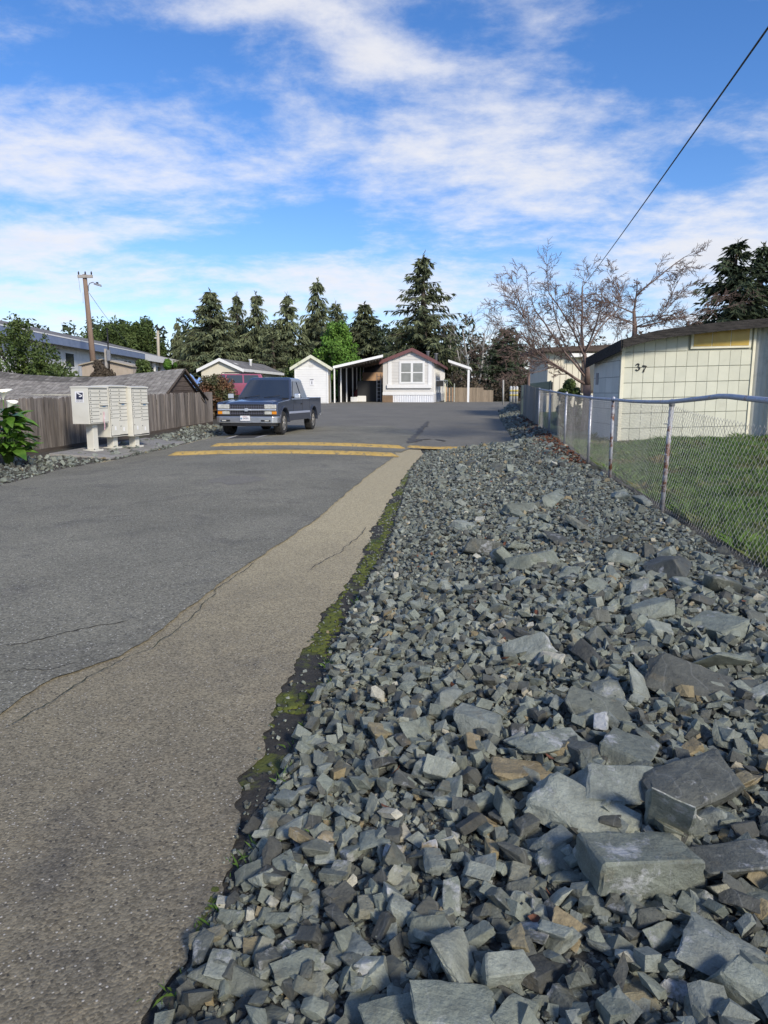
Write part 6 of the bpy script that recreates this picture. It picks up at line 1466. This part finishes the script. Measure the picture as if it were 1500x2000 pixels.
# bare trees
def bare_tree(seed, limbs, depth, spread, lenf, thin, upb, nsub=(2, 4), twig=.0):
    r = random.Random(seed); T1 = MB(); T2 = MB()
    def grow(p, d, ln, rad, lev):
        n_ = 5; pts = [p]; dd = d.copy()
        for k in range(n_):
            dd = (dd + Vector((r.gauss(0, 1), r.gauss(0, 1), r.gauss(0, 1))) * spread * .28 + Vector((0, 0, upb))).normalized(); pts.append(pts[-1] + dd * ln / n_)
        rads = [rad * (1 - .5 * k / n_) for k in range(n_ + 1)]
        (T1 if lev <= 1 else T2).tube(pts, rads, 7 if lev <= 1 else (4 if lev == 2 else 3), False)
        if lev >= depth: return
        for k in range(1, n_ + 1):
            for _ in range(r.randint(*nsub) if k > 1 else r.randint(0, 1)):
                a = Vector((r.gauss(0, 1), r.gauss(0, 1), r.gauss(0, .8))); a = (a - a.dot(dd) * dd).normalized(); nd = (dd * r.uniform(.5, 1.1) + a * r.uniform(.5, 1.0)).normalized()
                grow(pts[k], nd, ln * lenf * r.uniform(.55, 1.1), max(thin, rads[k] * r.uniform(.34, .55)), lev + 1)
    for (p, d, ln, rad) in limbs: grow(Vector(p), Vector(d).normalized(), ln, rad, 0)
    return T1, T2
cb = P(1146, 765, 21); bt_ = thing('bare_cherry_tree', 'bare reddish branched tree leaning over the outbuilding roof', 'tree', (cb.x, 21, gzf(cb.x, 21)))
zb = gzf(cb.x, 21); OB = Vector((cb.x, 21, zb))
def lim(u0, v0, u1, v1, Y0, Y1, rad):
    a = P(u0, v0, Y0) - OB; b = P(u1, v1, Y1) - OB; return (a, b - a, (b - a).length, rad * .55)
MB().tube([(0, 0, -.3), (.02, 0, .6), P(1147, 752, 21) - OB], [.15, .125, .105], 10).build('trunk', M['cherrybark'], bt_)
MB().tube([P(1147, 752, 21) - OB, P(1147, 720, 21) - OB, P(1141, 690, 21) - OB], [.10, .075, .055], 8).build('trunk', M['cherrybark'], bt_)
limbs = [lim(1146, 752, 1060, 700, 21, 20.6, .085), lim(1100, 726, 1010, 655, 20.8, 20.4, .05), lim(1142, 735, 1050, 620, 21, 20, .06), lim(1143, 700, 1075, 575, 21, 20.3, .055), lim(1141, 690, 1120, 570, 21, 21.5, .06), lim(1142, 690, 1190, 600, 21, 22, .05),
 lim(1080, 690, 1000, 600, 20.6, 19.8, .035), lim(1060, 700, 985, 570, 20.5, 20, .03), lim(1146, 740, 1090, 660, 21, 22, .05), lim(1060, 702, 990, 690, 20.5, 20, .03), lim(1142, 690, 1170, 585, 21, 20, .05), lim(1120, 735, 1010, 625, 20.6, 19.6, .04), lim(1143, 720, 1220, 640, 21, 23, .04), lim(1100, 660, 1050, 590, 20.6, 20.8, .035), lim(1142, 700, 1110, 610, 21, 22, .04), lim(1085, 715, 1005, 730, 20.5, 20.2, .025), lim(1160, 640, 1230, 585, 21.4, 22.5, .03)]
T1, T2 = bare_tree(21, limbs, 3, .34, .42, .0058, .004, (2, 2)); T1.build('limbs', M['cherrybark'], bt_, fix=False); T2.build('branches', M['twig'], bt_, fix=False)['kind'] = 'stuff'
cb2 = P(1240, 660, 24.5); g2 = gzf(cb2.x, 24.5); bt2 = thing('bare_cherry_tree', 'second bare tree, tallest twigs above the outbuilding roof', 'tree', (cb2.x, 24.5, g2)); OB = Vector((cb2.x, 24.5, g2))
MB().tube([(0, 0, -.3), P(1240, 640, 24.5) - OB, P(1238, 606, 24.5) - OB], [.13, .085, .05], 8).build('trunk', M['cherrybark'], bt2)
limbs = [lim(1238, 612, 1250, 560, 24.5, 24.5, .07), lim(1245, 575, 1330, 487, 24.5, 24, .05), lim(1238, 612, 1175, 560, 24.5, 24, .045), lim(1238, 620, 1310, 600, 24.5, 24, .045), lim(1238, 630, 1180, 600, 24.5, 24, .045), lim(1300, 600, 1330, 540, 24.5, 24, .03), lim(1240, 640, 1350, 610, 24.5, 25, .04), lim(1215, 590, 1200, 520, 24.3, 24, .025), lim(1250, 640, 1380, 612, 24.5, 26, .03), lim(1240, 640, 1300, 625, 24.5, 23.5, .04), lim(1240, 635, 1195, 620, 24.5, 24, .04), lim(1290, 615, 1345, 590, 24.3, 25, .03)]
T1, T2 = bare_tree(33, limbs, 3, .34, .42, .0066, .004, (2, 2)); T1.build('limbs', M['cherrybark'], bt2, fix=False); T2.build('branches', M['twig'], bt2, fix=False)['kind'] = 'stuff'
# pale alders behind the tan fence and the brush behind
for k, (u, v, Y, ln, lean) in enumerate([(905, 640, 76, 0, .04), (922, 632, 74, 0, .0), (938, 636, 75, 0, .08), (888, 645, 80, 0, -.02), (952, 650, 78, 0, .05), (1020, 640, 72, 0, .1)]):
    p = P(u, v, Y); H = p.z - .5; t = thing('alder', ['slim pale alder nearest the porch roof', 'pale straight alder above the tan fence', 'pale leaning alder with forked top', 'thin grey alder against the tall spruce', 'grey alder beside the black spruce', 'thin bare tree beyond the bollards'][k], 'tree', (p.x - lean * H * .3, Y, .5), 0, 'bare alders')
    T1, T2 = bare_tree(80 + k, [((0, 0, -.3), (lean, 0, 1), H * .95, .11)], 3, .16, .36, .011, .03, (1, 3)); T1.build('trunk', M['palebark'], t, fix=False); T2.build('branches', M['greytwig'], t, fix=False)['kind'] = 'stuff'
# thicket that closes the view between the trunks
def thicket(name, label, x0, x1, Y, h, n, m, seed, size=(.25, .7)):
    r = np.random.default_rng(seed); nb = int((x1 - x0) / 1.1); bl = []
    for k in range(nb):
        x = x0 + (x1 - x0) * (k + r.uniform(0, 1)) / nb; hh = h * r.uniform(.7, 1.15)
        for q in np.linspace(.1, .9, 4): bl.append((x + r.normal(0, .4), Y + r.normal(0, 1.2), .3 + hh * q, 1.2, 1.2, hh * .22))
    V, Q, S = leaf_cloud(n, blobs_fn(bl), size, seed=seed, aspect=2.4); tag(link(name, raw_mesh(name, V, Q, M[m], cols=S)), label, 'undergrowth', kind='stuff')
thicket('undergrowth', 'dark wood edge closing the view behind the houses', -60, 20, 104, 9.5, 26000, 'darkspruce', 3, (.4, 1.2))
thicket('undergrowth', 'dark green undergrowth below the tall spruces', -26, 4, 96, 8, 15000, 'cypress', 6, (.3, .9))
thicket('undergrowth', 'brown leafless thicket beyond the bollards and bare tree', 7, 46, 82, 6.0, 16000, 'brush', 4, (.2, .6))
thicket('undergrowth', 'dark tangled brush behind the tan fence', 6, 20, 66, 2.6, 7000, 'brush', 5, (.12, .4))
thicket('undergrowth', 'reddish twiggy growth behind the outbuilding', 9, 30, 40, 3.6, 9000, 'brush', 7, (.10, .35))
for (u, v, Y) in [(1014, 660, 44)]: pass
# thin grey post by the thicket and red weathered post by the cream building
for (u, v0, v1, Y, m, lb) in [(983, 740, 786, 50, 'palebark', 'thin grey post standing beyond the lot edge'), (1033, 727, 775, 33.5, 'twig', 'thin brown post at the cream building corner')]:
    a = P(u, v1, Y); b = P(u, v0, Y); g = gzf(a.x, Y); tag(MB().tube([(a.x, Y, g - .1), (b.x, Y, b.z)], .06, 8).build('marker_post', M[m]), lb, 'post')
